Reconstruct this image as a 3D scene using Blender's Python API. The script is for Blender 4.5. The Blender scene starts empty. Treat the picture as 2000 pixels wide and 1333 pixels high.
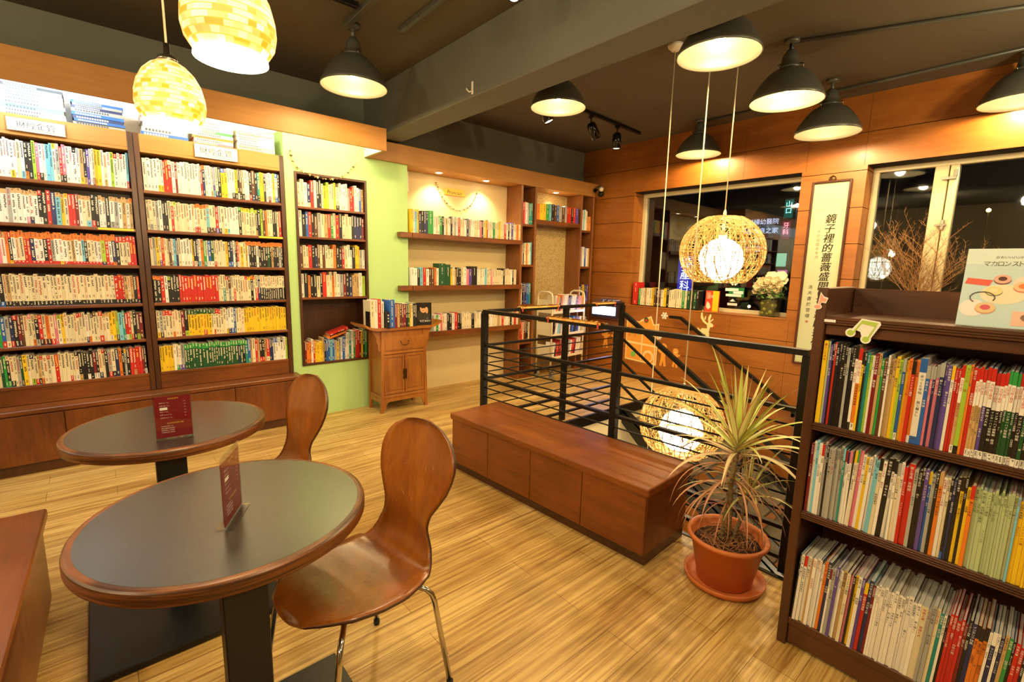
import bpy, math, random
from mathutils import Vector, Matrix
random.seed(7)
R = math.radians
PI = math.pi
S = bpy.context.scene
COL = S.collection

# ------------------------------------------------------------------ camera, world, lights, exposure
CAMH = 1.5
FPX = 929.4
YAW, PIT, ROL = R(41.268), R(-8.886), R(1.305)
_f = Vector((math.sin(YAW)*math.cos(PIT), math.cos(YAW)*math.cos(PIT), math.sin(PIT)))
_r0 = Vector((math.cos(YAW), -math.sin(YAW), 0))
_u0 = _r0.cross(_f)
_r = _r0*math.cos(ROL) + _u0*math.sin(ROL)
_u = _r.cross(_f)
cam = bpy.data.cameras.new('camera')
cam.sensor_width = 36
cam.lens = FPX/2000*36
cam.clip_start = 0.02
camo = bpy.data.objects.new('camera', cam)
COL.objects.link(camo)
mm = Matrix((_r, _u, -_f)).transposed().to_4x4()
mm.translation = (0, 0, CAMH)
camo.matrix_world = mm
S.camera = camo
S.view_settings.view_transform = 'Standard'
S.view_settings.look = 'None'
S.view_settings.gamma = 1
S.view_settings.exposure = 0.88
S.render.film_transparent = False
S.cycles.max_bounces = 8
S.cycles.diffuse_bounces = 4
S.cycles.glossy_bounces = 3
S.cycles.transmission_bounces = 6
S.cycles.sample_clamp_indirect = 4
S.cycles.use_denoising = True
S.cycles.caustics_reflective = False
S.cycles.caustics_refractive = False

W = bpy.data.worlds.new('night')
S.world = W
W.use_nodes = True
W.node_tree.nodes['Background'].inputs[0].default_value = (0.012, 0.014, 0.022, 1)
W.node_tree.nodes['Background'].inputs[1].default_value = 0.6

def lamp(name, kind, loc, energy, color, size=0.1, rot=(0, 0, 0), size_y=None, spot=None, blend=0.5):
    l = bpy.data.lights.new(name, kind)
    l.energy = energy
    l.color = color
    if kind == 'AREA':
        l.size = size
        if size_y:
            l.shape = 'RECTANGLE'; l.size_y = size_y
        else:
            l.shape = 'DISK'
    else:
        l.shadow_soft_size = size
    if kind == 'SPOT':
        l.spot_size = spot or R(100); l.spot_blend = blend
    o = bpy.data.objects.new(name, l)
    o.location = loc; o.rotation_euler = rot
    COL.objects.link(o)
    return o

WARM = (1.0, 0.72, 0.34)
WARM2 = (1.0, 0.80, 0.46)
# unseen fill lights added for ambient brightness, behind and beside the camera
for i, (x, y, e) in enumerate([(-1.7, 1.9, 40), (-1.7, -1.2, 34), (0.5, -1.6, 40), (0.7, 0.5, 26), (-2.8, 3.3, 26), (2.7, -1.4, 50), (4.2, -.5, 46), (-3.0, .3, 30)]):
    lamp('fill_light', 'POINT', (x, y, 2.72), e, WARM2, 0.09)

# ------------------------------------------------------------------ pixel helpers (used only to place things at measured points)
def ray(x, y):
    return _r*((x-1000)/FPX) - _u*((y-666.5)/FPX) + _f
def pz(x, y, z):
    d = ray(x, y); return Vector((0, 0, CAMH)) + d*((z-CAMH)/d.z)
def px(x, y, X):
    d = ray(x, y); return Vector((0, 0, CAMH)) + d*(X/d.x)
def py(x, y, Y):
    d = ray(x, y); return Vector((0, 0, CAMH)) + d*(Y/d.y)
def proj(p):
    q = Vector(p)-Vector((0, 0, CAMH)); w = q.dot(_f)
    return (1000+FPX*q.dot(_r)/w, 666.5-FPX*q.dot(_u)/w)

# ------------------------------------------------------------------ colours and materials
def lin(h):
    h = h.lstrip('#')
    c = [int(h[i:i+2], 16)/255 for i in (0, 2, 4)]
    return tuple((x/12.92 if x <= 0.04045 else ((x+0.055)/1.055)**2.4) for x in c)
def mixc(a, b, t):
    return tuple(x*(1-t)+y*t for x, y in zip(a, b))

class NT:
    def __init__(s, name):
        s.m = bpy.data.materials.new(name); s.m.use_nodes = True
        s.t = s.m.node_tree; s.n = s.t.nodes
        s.b = s.n['Principled BSDF']; s.out = s.n['Material Output']
    def add(s, kind, **kw):
        n = s.n.new(kind)
        for k, v in kw.items():
            if k.startswith('i_'):
                key = k[2:].replace('_', ' ')
                n.inputs[key].default_value = v
            else:
                setattr(n, k, v)
        return n
    def link(s, a, b):
        s.t.links.new(a, b)
    def set(s, **kw):
        for k, v in kw.items():
            s.b.inputs[k.replace('_', ' ')].default_value = v
        return s

def plain(name, c, rough=0.6, metal=0.0, spec=0.5, coat=0.0, noise=0.0, nscale=30, emit=None, estr=0):
    t = NT(name)
    t.set(Base_Color=(*c, 1), Roughness=rough, Metallic=metal)
    t.b.inputs['Specular IOR Level'].default_value = spec
    t.b.inputs['Coat Weight'].default_value = coat
    if noise:
        tc = t.add('ShaderNodeTexCoord'); no = t.add('ShaderNodeTexNoise', i_Scale=nscale, i_Detail=4)
        mx = t.add('ShaderNodeMixRGB'); mx.inputs[1].default_value = (*[x*(1-noise) for x in c], 1); mx.inputs[2].default_value = (*[min(1, x*(1+noise)) for x in c], 1)
        t.link(tc.outputs['Object'], no.inputs['Vector']); t.link(no.outputs['Fac'], mx.inputs[0]); t.link(mx.outputs[0], t.b.inputs['Base Color'])
        bp = t.add('ShaderNodeBump', i_Strength=0.08, i_Distance=0.01)
        t.link(no.outputs['Fac'], bp.inputs['Height']); t.link(bp.outputs[0], t.b.inputs['Normal'])
    if emit:
        t.b.inputs['Emission Color'].default_value = (*emit, 1); t.b.inputs['Emission Strength'].default_value = estr
    return t.m

def emission(name, c, s):
    t = NT(name)
    t.set(Base_Color=(0, 0, 0, 1), Roughness=0.6)
    t.b.inputs['Emission Color'].default_value = (*c, 1); t.b.inputs['Emission Strength'].default_value = s
    return t.m

def wood(name, light, dark, axis='X', scale=1.0, rough=0.35, coat=0.3, contrast=1.0, ply=False):
    """veneer: long soft streaks along the axis plus broad cloudy figure"""
    t = NT(name)
    tc = t.add('ShaderNodeTexCoord')
    mp = t.add('ShaderNodeMapping')
    st = {'X': (0.12, 1, 1), 'Y': (1, 0.12, 1), 'Z': (1, 1, 0.12)}[axis]
    mp.inputs['Scale'].default_value = tuple(v*14*scale for v in st)
    t.link(tc.outputs['Object'], mp.inputs['Vector'])
    n1 = t.add('ShaderNodeTexNoise', i_Scale=1.6, i_Detail=7, i_Roughness=0.65, i_Distortion=0.7)
    t.link(mp.outputs[0], n1.inputs['Vector'])
    n2 = t.add('ShaderNodeTexNoise', i_Scale=2.2*scale, i_Detail=3, i_Roughness=0.5)
    t.link(tc.outputs['Object'], n2.inputs['Vector'])
    n3 = t.add('ShaderNodeTexNoise', i_Scale=14, i_Detail=3)
    t.link(mp.outputs[0], n3.inputs['Vector'])
    add = t.add('ShaderNodeMath', operation='ADD'); t.link(n1.outputs['Fac'], add.inputs[0]); t.link(n2.outputs['Fac'], add.inputs[1])
    ad2 = t.add('ShaderNodeMath', operation='MULTIPLY_ADD'); t.link(n3.outputs['Fac'], ad2.inputs[0]); ad2.inputs[1].default_value = 0.35; t.link(add.outputs[0], ad2.inputs[2])
    rp = t.add('ShaderNodeValToRGB')
    w = 0.30/contrast
    rp.color_ramp.elements[0].position = 1.17/2-w*0.55; rp.color_ramp.elements[0].color = (*dark, 1)
    rp.color_ramp.elements[1].position = 1.17/2+w*0.55; rp.color_ramp.elements[1].color = (*light, 1)
    hf = t.add('ShaderNodeMath', operation='MULTIPLY'); t.link(ad2.outputs[0], hf.inputs[0]); hf.inputs[1].default_value = 0.5
    t.link(hf.outputs[0], rp.inputs[0])
    t.link(rp.outputs[0], t.b.inputs['Base Color'])
    t.set(Roughness=rough)
    t.b.inputs['Coat Weight'].default_value = coat; t.b.inputs['Coat Roughness'].default_value = 0.22
    bp = t.add('ShaderNodeBump', i_Strength=0.06, i_Distance=0.004)
    t.link(n1.outputs['Fac'], bp.inputs['Height']); t.link(bp.outputs[0], t.b.inputs['Normal'])
    return t.m

M = {}
M['dark_wood'] = wood('dark_wood', lin('#8a4c18'), lin('#522707'), 'X', rough=0.4, coat=0.15)
M['dark_wood_y'] = wood('dark_wood_lengthwise', lin('#965216'), lin('#622e08'), 'Y', rough=0.36, coat=0.2, contrast=0.8)
M['dark_wood_z'] = wood('dark_wood_upright', lin('#824614'), lin('#4c2406'), 'Z', rough=0.42, coat=0.15)
M['case_wood'] = wood('bookcase_wood', lin('#583012'), lin('#371a07'), 'Z', rough=0.4, coat=0.2)
M['case_wood_y'] = wood('bookcase_wood_level', lin('#633614'), lin('#3e1f09'), 'Y', rough=0.4, coat=0.2)
M['panel_wood'] = wood('panel_wood', lin('#b26e2a'), lin('#84460f'), 'Y', scale=0.55, rough=0.42, coat=0.12, contrast=0.8)
M['header_wood'] = wood('header_wood', lin('#c08a44'), lin('#a06a2c'), 'X', scale=0.8, rough=0.5, coat=0.0, contrast=0.7)
M['shelf_wood'] = wood('shelf_wood', lin('#9a5f30'), lin('#70401c'), 'Z', rough=0.4, coat=0.2)
M['cabinet_wood'] = wood('elm_wood', lin('#b5742c'), lin('#824a1a'), 'Z', scale=1.3, rough=0.36, coat=0.3)
M['chair_wood'] = wood('chair_veneer', lin('#ad6218'), lin('#70380a'), 'Z', scale=0.7, rough=0.28, coat=0.35)
M['seat_edge'] = wood('seat_edge', lin('#5a3014'), lin('#301706'), 'X', rough=0.4)
t = NT('plywood_edge'); M['edge_wood'] = t.m
tc = t.add('ShaderNodeTexCoord'); mp = t.add('ShaderNodeMapping'); mp.inputs['Scale'].default_value = (5, 5, 150); t.link(tc.outputs['Object'], mp.inputs['Vector'])
n1 = t.add('ShaderNodeTexNoise', i_Scale=1.0, i_Detail=3); t.link(mp.outputs[0], n1.inputs['Vector'])
rp = t.add('ShaderNodeValToRGB'); rp.color_ramp.elements[0].color = (*lin('#44240e'), 1); rp.color_ramp.elements[1].color = (*lin('#7e4a20'), 1); rp.color_ramp.elements[0].position = 0.38; rp.color_ramp.elements[1].position = 0.6
t.link(n1.outputs['Fac'], rp.inputs[0]); t.link(rp.outputs[0], t.b.inputs['Base Color']); t.set(Roughness=0.36)
M['edge_wood_plain'] = wood('table_edge_wood', lin('#7d4a26'), lin('#57301a'), 'X', scale=2, rough=0.34, coat=0.3)
M['black_metal'] = plain('black_metal', lin('#15130f'), 0.38, 0.3, noise=0.2)
M['black_gloss'] = plain('black_gloss', lin('#0c0b0a'), 0.16, 0.0)
M['black_powder'] = plain('black_powder', lin('#17181b'), 0.4, 0.1)
M['chrome'] = plain('chrome', lin('#c8c4bc'), 0.13, 1.0)
M['steel'] = plain('steel', lin('#8f8a80'), 0.3, 1.0)
M['cream_metal'] = plain('cream_metal', lin('#e9dcb8'), 0.4)
M['green_wall'] = plain('green_paint', lin('#b8dd92'), 0.75, noise=0.03, nscale=60)
M['cream_wall'] = plain('cream_paint', lin('#ddc896'), 0.8, noise=0.03, nscale=60)
M['grey_wall'] = plain('grey_green_paint', lin('#75776a'), 0.8, noise=0.03)
M['ceiling'] = plain('ceiling_paint', lin('#5f5644'), 0.85, noise=0.04)
M['beam'] = plain('beam_paint', lin('#66665c'), 0.8, noise=0.03)
M['white_lit'] = plain('white_board', lin('#f4f2ea'), 0.6)
M['lamp_grey'] = plain('lamp_enamel', lin('#55564e'), 0.35, 0.2)
M['lamp_in'] = plain('lamp_reflector', lin('#625c4e'), 0.35, 0.6)
M['white'] = plain('white_plastic', lin('#ece8dc'), 0.4)
M['frame_cream'] = plain('window_paint', lin('#d9c99f'), 0.35, noise=0.03)
M['terracotta'] = plain('terracotta_plastic', lin('#c96f35'), 0.45, noise=0.06, nscale=12)
M['soil'] = plain('soil', lin('#3a2214'), 0.95, noise=0.5, nscale=50)
M['straw'] = plain('rattan', lin('#cda458'), 0.5, noise=0.15, nscale=40)
M['rubber'] = plain('rubber', lin('#191715'), 0.6)
M['ink'] = plain('ink', lin('#3a3226'), 0.7)
M['paper'] = plain('scroll_paper', lin('#f3ecd0'), 0.7)
M['bulb'] = emission('bulb', (1, 0.80, 0.45), 30)
M['dim_bulb'] = emission('warm_reflector_glow', (1, 0.80, 0.50), 2.2)
M['spot_bulb'] = emission('downlight_bulb', (1, 0.88, 0.62), 14)
M['globe'] = emission('globe_glass', (1, 0.88, 0.60), 8.0)
M['tube_cool'] = emission('tube_cool', (0.72, 0.88, 1.0), 58)
M['tube_warm'] = emission('tube_warm', (1.0, 0.88, 0.56), 46)

def attr_mat(name, rough=0.45, coat=0.0, spec=0.5):
    t = NT(name)
    a = t.add('ShaderNodeAttribute', attribute_name='Col')
    t.link(a.outputs['Color'], t.b.inputs['Base Color'])
    t.set(Roughness=rough)
    t.b.inputs['Coat Weight'].default_value = coat
    return t.m
M['print'] = attr_mat('printed_cover', 0.42)
M['gloss_print'] = attr_mat('glossy_print', 0.28, 0.2)
M['matte_col'] = attr_mat('painted_colours', 0.65)

t = NT('glass'); M['glass'] = t.m
# thin window pane: mirror-like sheen over a clear pane
t.n.remove(t.b)
tr = t.add('ShaderNodeBsdfTransparent'); tr.inputs[0].default_value = (0.80, 0.84, 0.88, 1)
gl = t.add('ShaderNodeBsdfGlossy'); gl.inputs['Roughness'].default_value = 0.02; gl.inputs[0].default_value = (0.9, 0.95, 1, 1)
lw = t.add('ShaderNodeLayerWeight'); lw.inputs[0].default_value = 0.5
pw = t.add('ShaderNodeMath', operation='POWER'); pw.inputs[1].default_value = 4; t.link(lw.outputs['Facing'], pw.inputs[0])
ml = t.add('ShaderNodeMath', operation='MULTIPLY_ADD'); ml.inputs[1].default_value = 0.85; ml.inputs[2].default_value = 0.07
mx = t.add('ShaderNodeMixShader')
t.link(pw.outputs[0], ml.inputs[0]); t.link(ml.outputs[0], mx.inputs[0]); t.link(tr.outputs[0], mx.inputs[1]); t.link(gl.outputs[0], mx.inputs[2]); t.link(mx.outputs[0], t.out.inputs[0])
t = NT('acrylic'); M['acrylic'] = t.m
t.n.remove(t.b)
tr = t.add('ShaderNodeBsdfTransparent'); tr.inputs[0].default_value = (0.93, 0.95, 0.93, 1)
gl = t.add('ShaderNodeBsdfGlossy'); gl.inputs['Roughness'].default_value = 0.05
lw = t.add('ShaderNodeLayerWeight'); lw.inputs[0].default_value = 0.5
pw = t.add('ShaderNodeMath', operation='POWER'); pw.inputs[1].default_value = 4; t.link(lw.outputs['Facing'], pw.inputs[0])
ml = t.add('ShaderNodeMath', operation='MULTIPLY_ADD'); ml.inputs[1].default_value = 0.8; ml.inputs[2].default_value = 0.035
mx = t.add('ShaderNodeMixShader')
t.link(pw.outputs[0], ml.inputs[0]); t.link(ml.outputs[0], mx.inputs[0]); t.link(tr.outputs[0], mx.inputs[1]); t.link(gl.outputs[0], mx.inputs[2]); t.link(mx.outputs[0], t.out.inputs[0])

# floor: straw-coloured vinyl planks laid along X, streaky grain
t = NT('plank_floor'); M['floor'] = t.m
tc = t.add('ShaderNodeTexCoord')
br = t.add('ShaderNodeTexBrick', offset=0.37, offset_frequency=2)
for k, v in {'Scale': 1.0, 'Mortar Size': 0.0012, 'Mortar Smooth': 0.0, 'Bias': 0.0, 'Brick Width': 0.92, 'Row Height': 0.152}.items():
    br.inputs[k].default_value = v
br.inputs['Color1'].default_value = (*lin('#e0bd78'), 1); br.inputs['Color2'].default_value = (*lin('#d2ad64'), 1); br.inputs['Mortar'].default_value = (*lin('#8a6a3a'), 1)
t.link(tc.outputs['Object'], br.inputs['Vector'])
mp = t.add('ShaderNodeMapping'); mp.inputs['Scale'].default_value = (1.5, 58, 1)
t.link(tc.outputs['Object'], mp.inputs['Vector'])
n1 = t.add('ShaderNodeTexNoise', i_Scale=1.0, i_Detail=8, i_Roughness=0.7, i_Distortion=0.5); t.link(mp.outputs[0], n1.inputs['Vector'])
mp2 = t.add('ShaderNodeMapping'); mp2.inputs['Scale'].default_value = (0.9, 7, 1)
t.link(tc.outputs['Object'], mp2.inputs['Vector'])
n2 = t.add('ShaderNodeTexNoise', i_Scale=1.0, i_Detail=3, i_Roughness=0.6, i_Distortion=1.0); t.link(mp2.outputs[0], n2.inputs['Vector'])
r1 = t.add('ShaderNodeValToRGB'); r1.color_ramp.elements[0].position = 0.36; r1.color_ramp.elements[0].color = (0.46, 0.34, 0.18, 1); r1.color_ramp.elements[1].position = 0.58; r1.color_ramp.elements[1].color = (1, 1, 1, 1)
t.link(n1.outputs['Fac'], r1.inputs[0])
r2 = t.add('ShaderNodeValToRGB'); r2.color_ramp.elements[0].position = 0.30; r2.color_ramp.elements[0].color = (0.70, 0.62, 0.48, 1); r2.color_ramp.elements[1].position = 0.55; r2.color_ramp.elements[1].color = (1, 1, 1, 1)
t.link(n2.outputs['Fac'], r2.inputs[0])
m1 = t.add('ShaderNodeMixRGB', blend_type='MULTIPLY'); m1.inputs[0].default_value = 1; t.link(br.outputs['Color'], m1.inputs[1]); t.link(r1.outputs[0], m1.inputs[2])
m2 = t.add('ShaderNodeMixRGB', blend_type='MULTIPLY'); m2.inputs[0].default_value = 1; t.link(m1.outputs[0], m2.inputs[1]); t.link(r2.outputs[0], m2.inputs[2])
t.link(m2.outputs[0], t.b.inputs['Base Color']); t.set(Roughness=0.38)
bp = t.add('ShaderNodeBump', i_Strength=0.15, i_Distance=0.002); t.link(n1.outputs['Fac'], bp.inputs['Height']); t.link(bp.outputs[0], t.b.inputs['Normal'])

# table top laminate: charcoal with faint mottling
t = NT('charcoal_laminate'); M['laminate'] = t.m
tc = t.add('ShaderNodeTexCoord'); n1 = t.add('ShaderNodeTexNoise', i_Scale=26, i_Detail=3)
t.link(tc.outputs['Object'], n1.inputs['Vector'])
rp = t.add('ShaderNodeValToRGB'); rp.color_ramp.elements[0].color = (*lin('#222221'), 1); rp.color_ramp.elements[1].color = (*lin('#2b2b29'), 1)
rp.color_ramp.elements[0].position = 0.35; rp.color_ramp.elements[1].position = 0.65
t.link(n1.outputs['Fac'], rp.inputs[0]); t.link(rp.outputs[0], t.b.inputs['Base Color']); t.set(Roughness=0.33)
r3 = t.add('ShaderNodeMapRange'); r3.inputs[3].default_value = 0.25; r3.inputs[4].default_value = 0.29
t.link(n1.outputs['Fac'], r3.inputs[0]); t.b.inputs['Roughness'].default_value = 0.27
t.b.inputs['Specular IOR Level'].default_value = 0.5; t.b.inputs['IOR'].default_value = 1.95; t.b.inputs['Coat Weight'].default_value = 0.5; t.b.inputs['Coat Roughness'].default_value = 0.25

# wallpaper of the niche
t = NT('damask_paper'); M['wallpaper'] = t.m
tc = t.add('ShaderNodeTexCoord'); vo = t.add('ShaderNodeTexVoronoi', i_Scale=38, feature='DISTANCE_TO_EDGE')
t.link(tc.outputs['Object'], vo.inputs['Vector'])
rp = t.add('ShaderNodeValToRGB'); rp.color_ramp.elements[0].color = (*lin('#a98d54'), 1); rp.color_ramp.elements[1].color = (*lin('#c9b078'), 1)
rp.color_ramp.elements[0].position = 0.05; rp.color_ramp.elements[1].position = 0.2
t.link(vo.outputs['Distance'], rp.inputs[0]); t.link(rp.outputs[0], t.b.inputs['Base Color']); t.set(Roughness=0.7)

# shell-mosaic shade of the table pendants: lit from inside
t = NT('mosaic_shade'); M['mosaic'] = t.m
tc = t.add('ShaderNodeTexCoord'); br = t.add('ShaderNodeTexBrick', offset=0.5)
sp = t.add('ShaderNodeSeparateXYZ'); t.link(tc.outputs['Object'], sp.inputs[0])
at = t.add('ShaderNodeMath', operation='ARCTAN2'); t.link(sp.outputs['Y'], at.inputs[0]); t.link(sp.outputs['X'], at.inputs[1])
cb = t.add('ShaderNodeCombineXYZ'); sc = t.add('ShaderNodeMath', operation='MULTIPLY'); sc.inputs[1].default_value = 1.0; t.link(at.outputs[0], sc.inputs[0]); t.link(sc.outputs[0], cb.inputs[0]); t.link(sp.outputs['Z'], cb.inputs[1])
for k, v in {'Scale': 1.0, 'Mortar Size': 0.0012, 'Bias': -0.1, 'Brick Width': 0.20, 'Row Height': 0.015}.items():
    br.inputs[k].default_value = v
br.inputs['Color1'].default_value = (0.85, 0.24, 0.01, 1); br.inputs['Color2'].default_value = (1.0, 0.85, 0.42, 1); br.inputs['Mortar'].default_value = (0.8, 0.35, 0.04, 1)
t.link(cb.outputs[0], br.inputs['Vector']); t.link(br.outputs['Color'], t.b.inputs['Base Color'])
t.link(br.outputs['Color'], t.b.inputs['Emission Color']); t.b.inputs['Emission Strength'].default_value = 0.85

# ------------------------------------------------------------------ mesh building
class MB:
    """collects geometry for ONE mesh; every face has a colour and a material slot"""
    def __init__(s):
        s.v = []; s.f = []; s.c = []; s.m = []; s.smooth = []
    def face(s, idx, c=None, m=0, sm=False):
        s.f.append(tuple(idx)); s.c.append(c or (0.8, 0.8, 0.8)); s.m.append(m); s.smooth.append(sm)
    def quad(s, a, b, c_, d, col=None, m=0, sm=False):
        n = len(s.v); s.v += [tuple(a), tuple(b), tuple(c_), tuple(d)]; s.face((n, n+1, n+2, n+3), col, m, sm)
    def box(s, x0, x1, y0, y1, z0, z1, col=None, m=0, top=None):
        if x0 > x1: x0, x1 = x1, x0
        if y0 > y1: y0, y1 = y1, y0
        if z0 > z1: z0, z1 = z1, z0
        n = len(s.v)
        s.v += [(x, y, z) for z in (z0, z1) for y in (y0, y1) for x in (x0, x1)]
        for k, q in enumerate(((0, 2, 3, 1), (4, 5, 7, 6), (0, 1, 5, 4), (2, 6, 7, 3), (0, 4, 6, 2), (1, 3, 7, 5))):
            s.face([n+i for i in q], top if (k == 1 and top) else col, m)
        return s
    def rbox(s, x0, x1, y0, y1, z0, z1, b=0.003, col=None, m=0):
        """box with chamfered edges"""
        if x0 > x1: x0, x1 = x1, x0
        if y0 > y1: y0, y1 = y1, y0
        if z0 > z1: z0, z1 = z1, z0
        b = min(b, (x1-x0)*0.45, (y1-y0)*0.45, (z1-z0)*0.45)
        n = len(s.v); X = (x0, x1); Y = (y0, y1); Z = (z0, z1)
        sg = (1, -1); idx = {}
        for i in (0, 1):
            for j in (0, 1):
                for k in (0, 1):
                    p = (X[i], Y[j], Z[k])
                    for a in range(3):
                        q = [p[0]+sg[i]*b, p[1]+sg[j]*b, p[2]+sg[k]*b]; q[a] = p[a]
                        idx[(i, j, k, a)] = len(s.v); s.v.append(tuple(q))
        def F(*ks, m_=m): s.face([idx[k] for k in ks], col, m)
        F((0,0,0,0),(0,0,1,0),(0,1,1,0),(0,1,0,0)); F((1,0,0,0),(1,1,0,0),(1,1,1,0),(1,0,1,0))
        F((0,0,0,1),(1,0,0,1),(1,0,1,1),(0,0,1,1)); F((0,1,0,1),(0,1,1,1),(1,1,1,1),(1,1,0,1))
        F((0,0,0,2),(0,1,0,2),(1,1,0,2),(1,0,0,2)); F((0,0,1,2),(1,0,1,2),(1,1,1,2),(0,1,1,2))
        for j in (0, 1):
            for k in (0, 1):
                q = [(0,j,k,1),(1,j,k,1),(1,j,k,2),(0,j,k,2)]
                if (j == 0) == (k == 0): q = q[::-1]
                F(*q)
        for i in (0, 1):
            for k in (0, 1):
                q = [(i,0,k,0),(i,1,k,0),(i,1,k,2),(i,0,k,2)]
                if (i == 0) != (k == 0): q = q[::-1]
                F(*q)
        for i in (0, 1):
            for j in (0, 1):
                q = [(i,j,0,0),(i,j,1,0),(i,j,1,1),(i,j,0,1)]
                if (i == 0) == (j == 0): q = q[::-1]
                F(*q)
        for i in (0, 1):
            for j in (0, 1):
                for k in (0, 1):
                    q = [(i,j,k,0),(i,j,k,1),(i,j,k,2)]
                    if (i+j+k) % 2: q = q[::-1]
                    F(*q)
        return s
    def tube(s, pts, r, n=8, col=None, m=0, caps=True, flat=1.0):
        pts = [Vector(p) for p in pts]; rr = r if isinstance(r, (list, tuple)) else [r]*len(pts)
        base = len(s.v); L = len(pts)
        up = None
        for i, p in enumerate(pts):
            d = (pts[min(i+1, L-1)]-pts[max(i-1, 0)])
            if d.length < 1e-9: d = Vector((0, 0, 1))
            d.normalize()
            if up is None:
                up = Vector((0, 0, 1)) if abs(d.z) < 0.9 else Vector((1, 0, 0))
            a = d.cross(up)
            if a.length < 1e-6: a = d.cross(Vector((0.3, 1, 0.2)))
            a.normalize(); b = a.cross(d); up = b
            for k in range(n):
                th = 2*PI*k/n
                s.v.append(tuple(p + a*math.cos(th)*rr[i] + b*math.sin(th)*rr[i]*flat))
        for i in range(L-1):
            for k in range(n):
                k2 = (k+1) % n
                s.face((base+i*n+k, base+(i+1)*n+k, base+(i+1)*n+k2, base+i*n+k2), col, m, n > 4)
        if caps:
            s.face([base+k for k in range(n)], col, m); s.face([base+(L-1)*n+k for k in range(n)][::-1], col, m)
        return s
    def lathe(s, prof, n=32, c=(0, 0, 0), col=None, m=0, sm=True, close=False, mats=None, cols=None):
        base = len(s.v); L = len(prof)
        for (r, z) in prof:
            for k in range(n):
                th = 2*PI*k/n; s.v.append((c[0]+r*math.cos(th), c[1]+r*math.sin(th), c[2]+z))
        rng = range(L) if close else range(L-1)
        for i in rng:
            j = (i+1) % L
            for k in range(n):
                k2 = (k+1) % n
                s.face((base+i*n+k, base+i*n+k2, base+j*n+k2, base+j*n+k), (cols[i] if cols else col), (mats[i] if mats else m), sm)
        if not close:
            if prof[0][0] > 1e-5: s.face([base+k for k in range(n)][::-1], (cols[0] if cols else col), (mats[0] if mats else m))
            if prof[-1][0] > 1e-5: s.face([base+(L-1)*n+k for k in range(n)], (cols[-1] if cols else col), (mats[-1] if mats else m))
        return s
    def sphere(s, c, r, n=16, k=10, col=None, m=0, sx=1, sy=1, sz=1):
        base = len(s.v)
        for i in range(k+1):
            ph = PI*i/k
            for j in range(n):
                th = 2*PI*j/n
                s.v.append((c[0]+r*sx*math.sin(ph)*math.cos(th), c[1]+r*sy*math.sin(ph)*math.sin(th), c[2]-r*sz*math.cos(ph)))
        for i in range(k):
            for j in range(n):
                j2 = (j+1) % n
                s.face((base+i*n+j, base+i*n+j2, base+(i+1)*n+j2, base+(i+1)*n+j), col, m, True)
        return s
    def prism(s, poly, o, u, v, w, col=None, m=0, side=None):
        """polygon (2D list) in plane o,u,v pushed along w"""
        o, u, v, w = Vector(o), Vector(u), Vector(v), Vector(w)
        if u.cross(v).dot(w) < 0: poly = poly[::-1]
        n = len(s.v); L = len(poly)
        s.v += [tuple(o+u*a+v*b) for a, b in poly] + [tuple(o+u*a+v*b+w) for a, b in poly]
        s.face([n+i for i in range(L)][::-1], col, m); s.face([n+L+i for i in range(L)], col, m)
        for i in range(L):
            j = (i+1) % L
            s.face((n+i, n+j, n+L+j, n+L+i), side or col, m)
        return s
    def merge(s, o, mat=None):
        n = len(s.v)
        s.v += [tuple(mat @ Vector(p)) for p in o.v] if mat else o.v
        s.f += [tuple(i+n for i in f) for f in o.f]; s.c += o.c; s.m += o.m; s.smooth += o.smooth
        return s
    def mesh(s, name, mats):
        me = bpy.data.meshes.new(name)
        me.from_pydata(s.v, [], s.f)
        for mt in mats: me.materials.append(mt)
        me.polygons.foreach_set('material_index', s.m)
        me.polygons.foreach_set('use_smooth', s.smooth)
        at = me.color_attributes.new('Col', 'FLOAT_COLOR', 'CORNER')
        buf = []
        for f, c in zip(s.f, s.c):
            buf += [c[0], c[1], c[2], 1.0]*len(f)
        at.data.foreach_set('color', buf)
        me.update()
        return me
    def build(s, name, mats, parent=None, loc=None, rot=None):
        if not isinstance(mats, (list, tuple)): mats = [mats]
        o = bpy.data.objects.new(name, s.mesh(name, mats))
        COL.objects.link(o)
        if loc is not None: o.location = loc
        if rot is not None: o.rotation_euler = rot
        if parent is not None: o.parent = parent
        return o

def tag(o, label=None, cat=None, group=None, kind=None):
    if label: o['label'] = label
    if cat: o['category'] = cat
    if group: o['group'] = group
    if kind: o['kind'] = kind
    return o
def empty(name, loc=(0, 0, 0), rz=0, label=None, cat=None, group=None, kind=None):
    o = bpy.data.objects.new(name, None); COL.objects.link(o)
    o.location = loc; o.rotation_euler = (0, 0, rz); o.empty_display_size = 0.1
    return tag(o, label, cat, group, kind)
def copy_tree(o, parent=None):
    kids = [k for k in bpy.data.objects if k.parent == o]
    c = o.copy(); COL.objects.link(c)
    if parent: c.parent = parent
    for k in kids: copy_tree(k, c)
    return c
def structure(o):
    o['kind'] = 'structure'; return o

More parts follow.
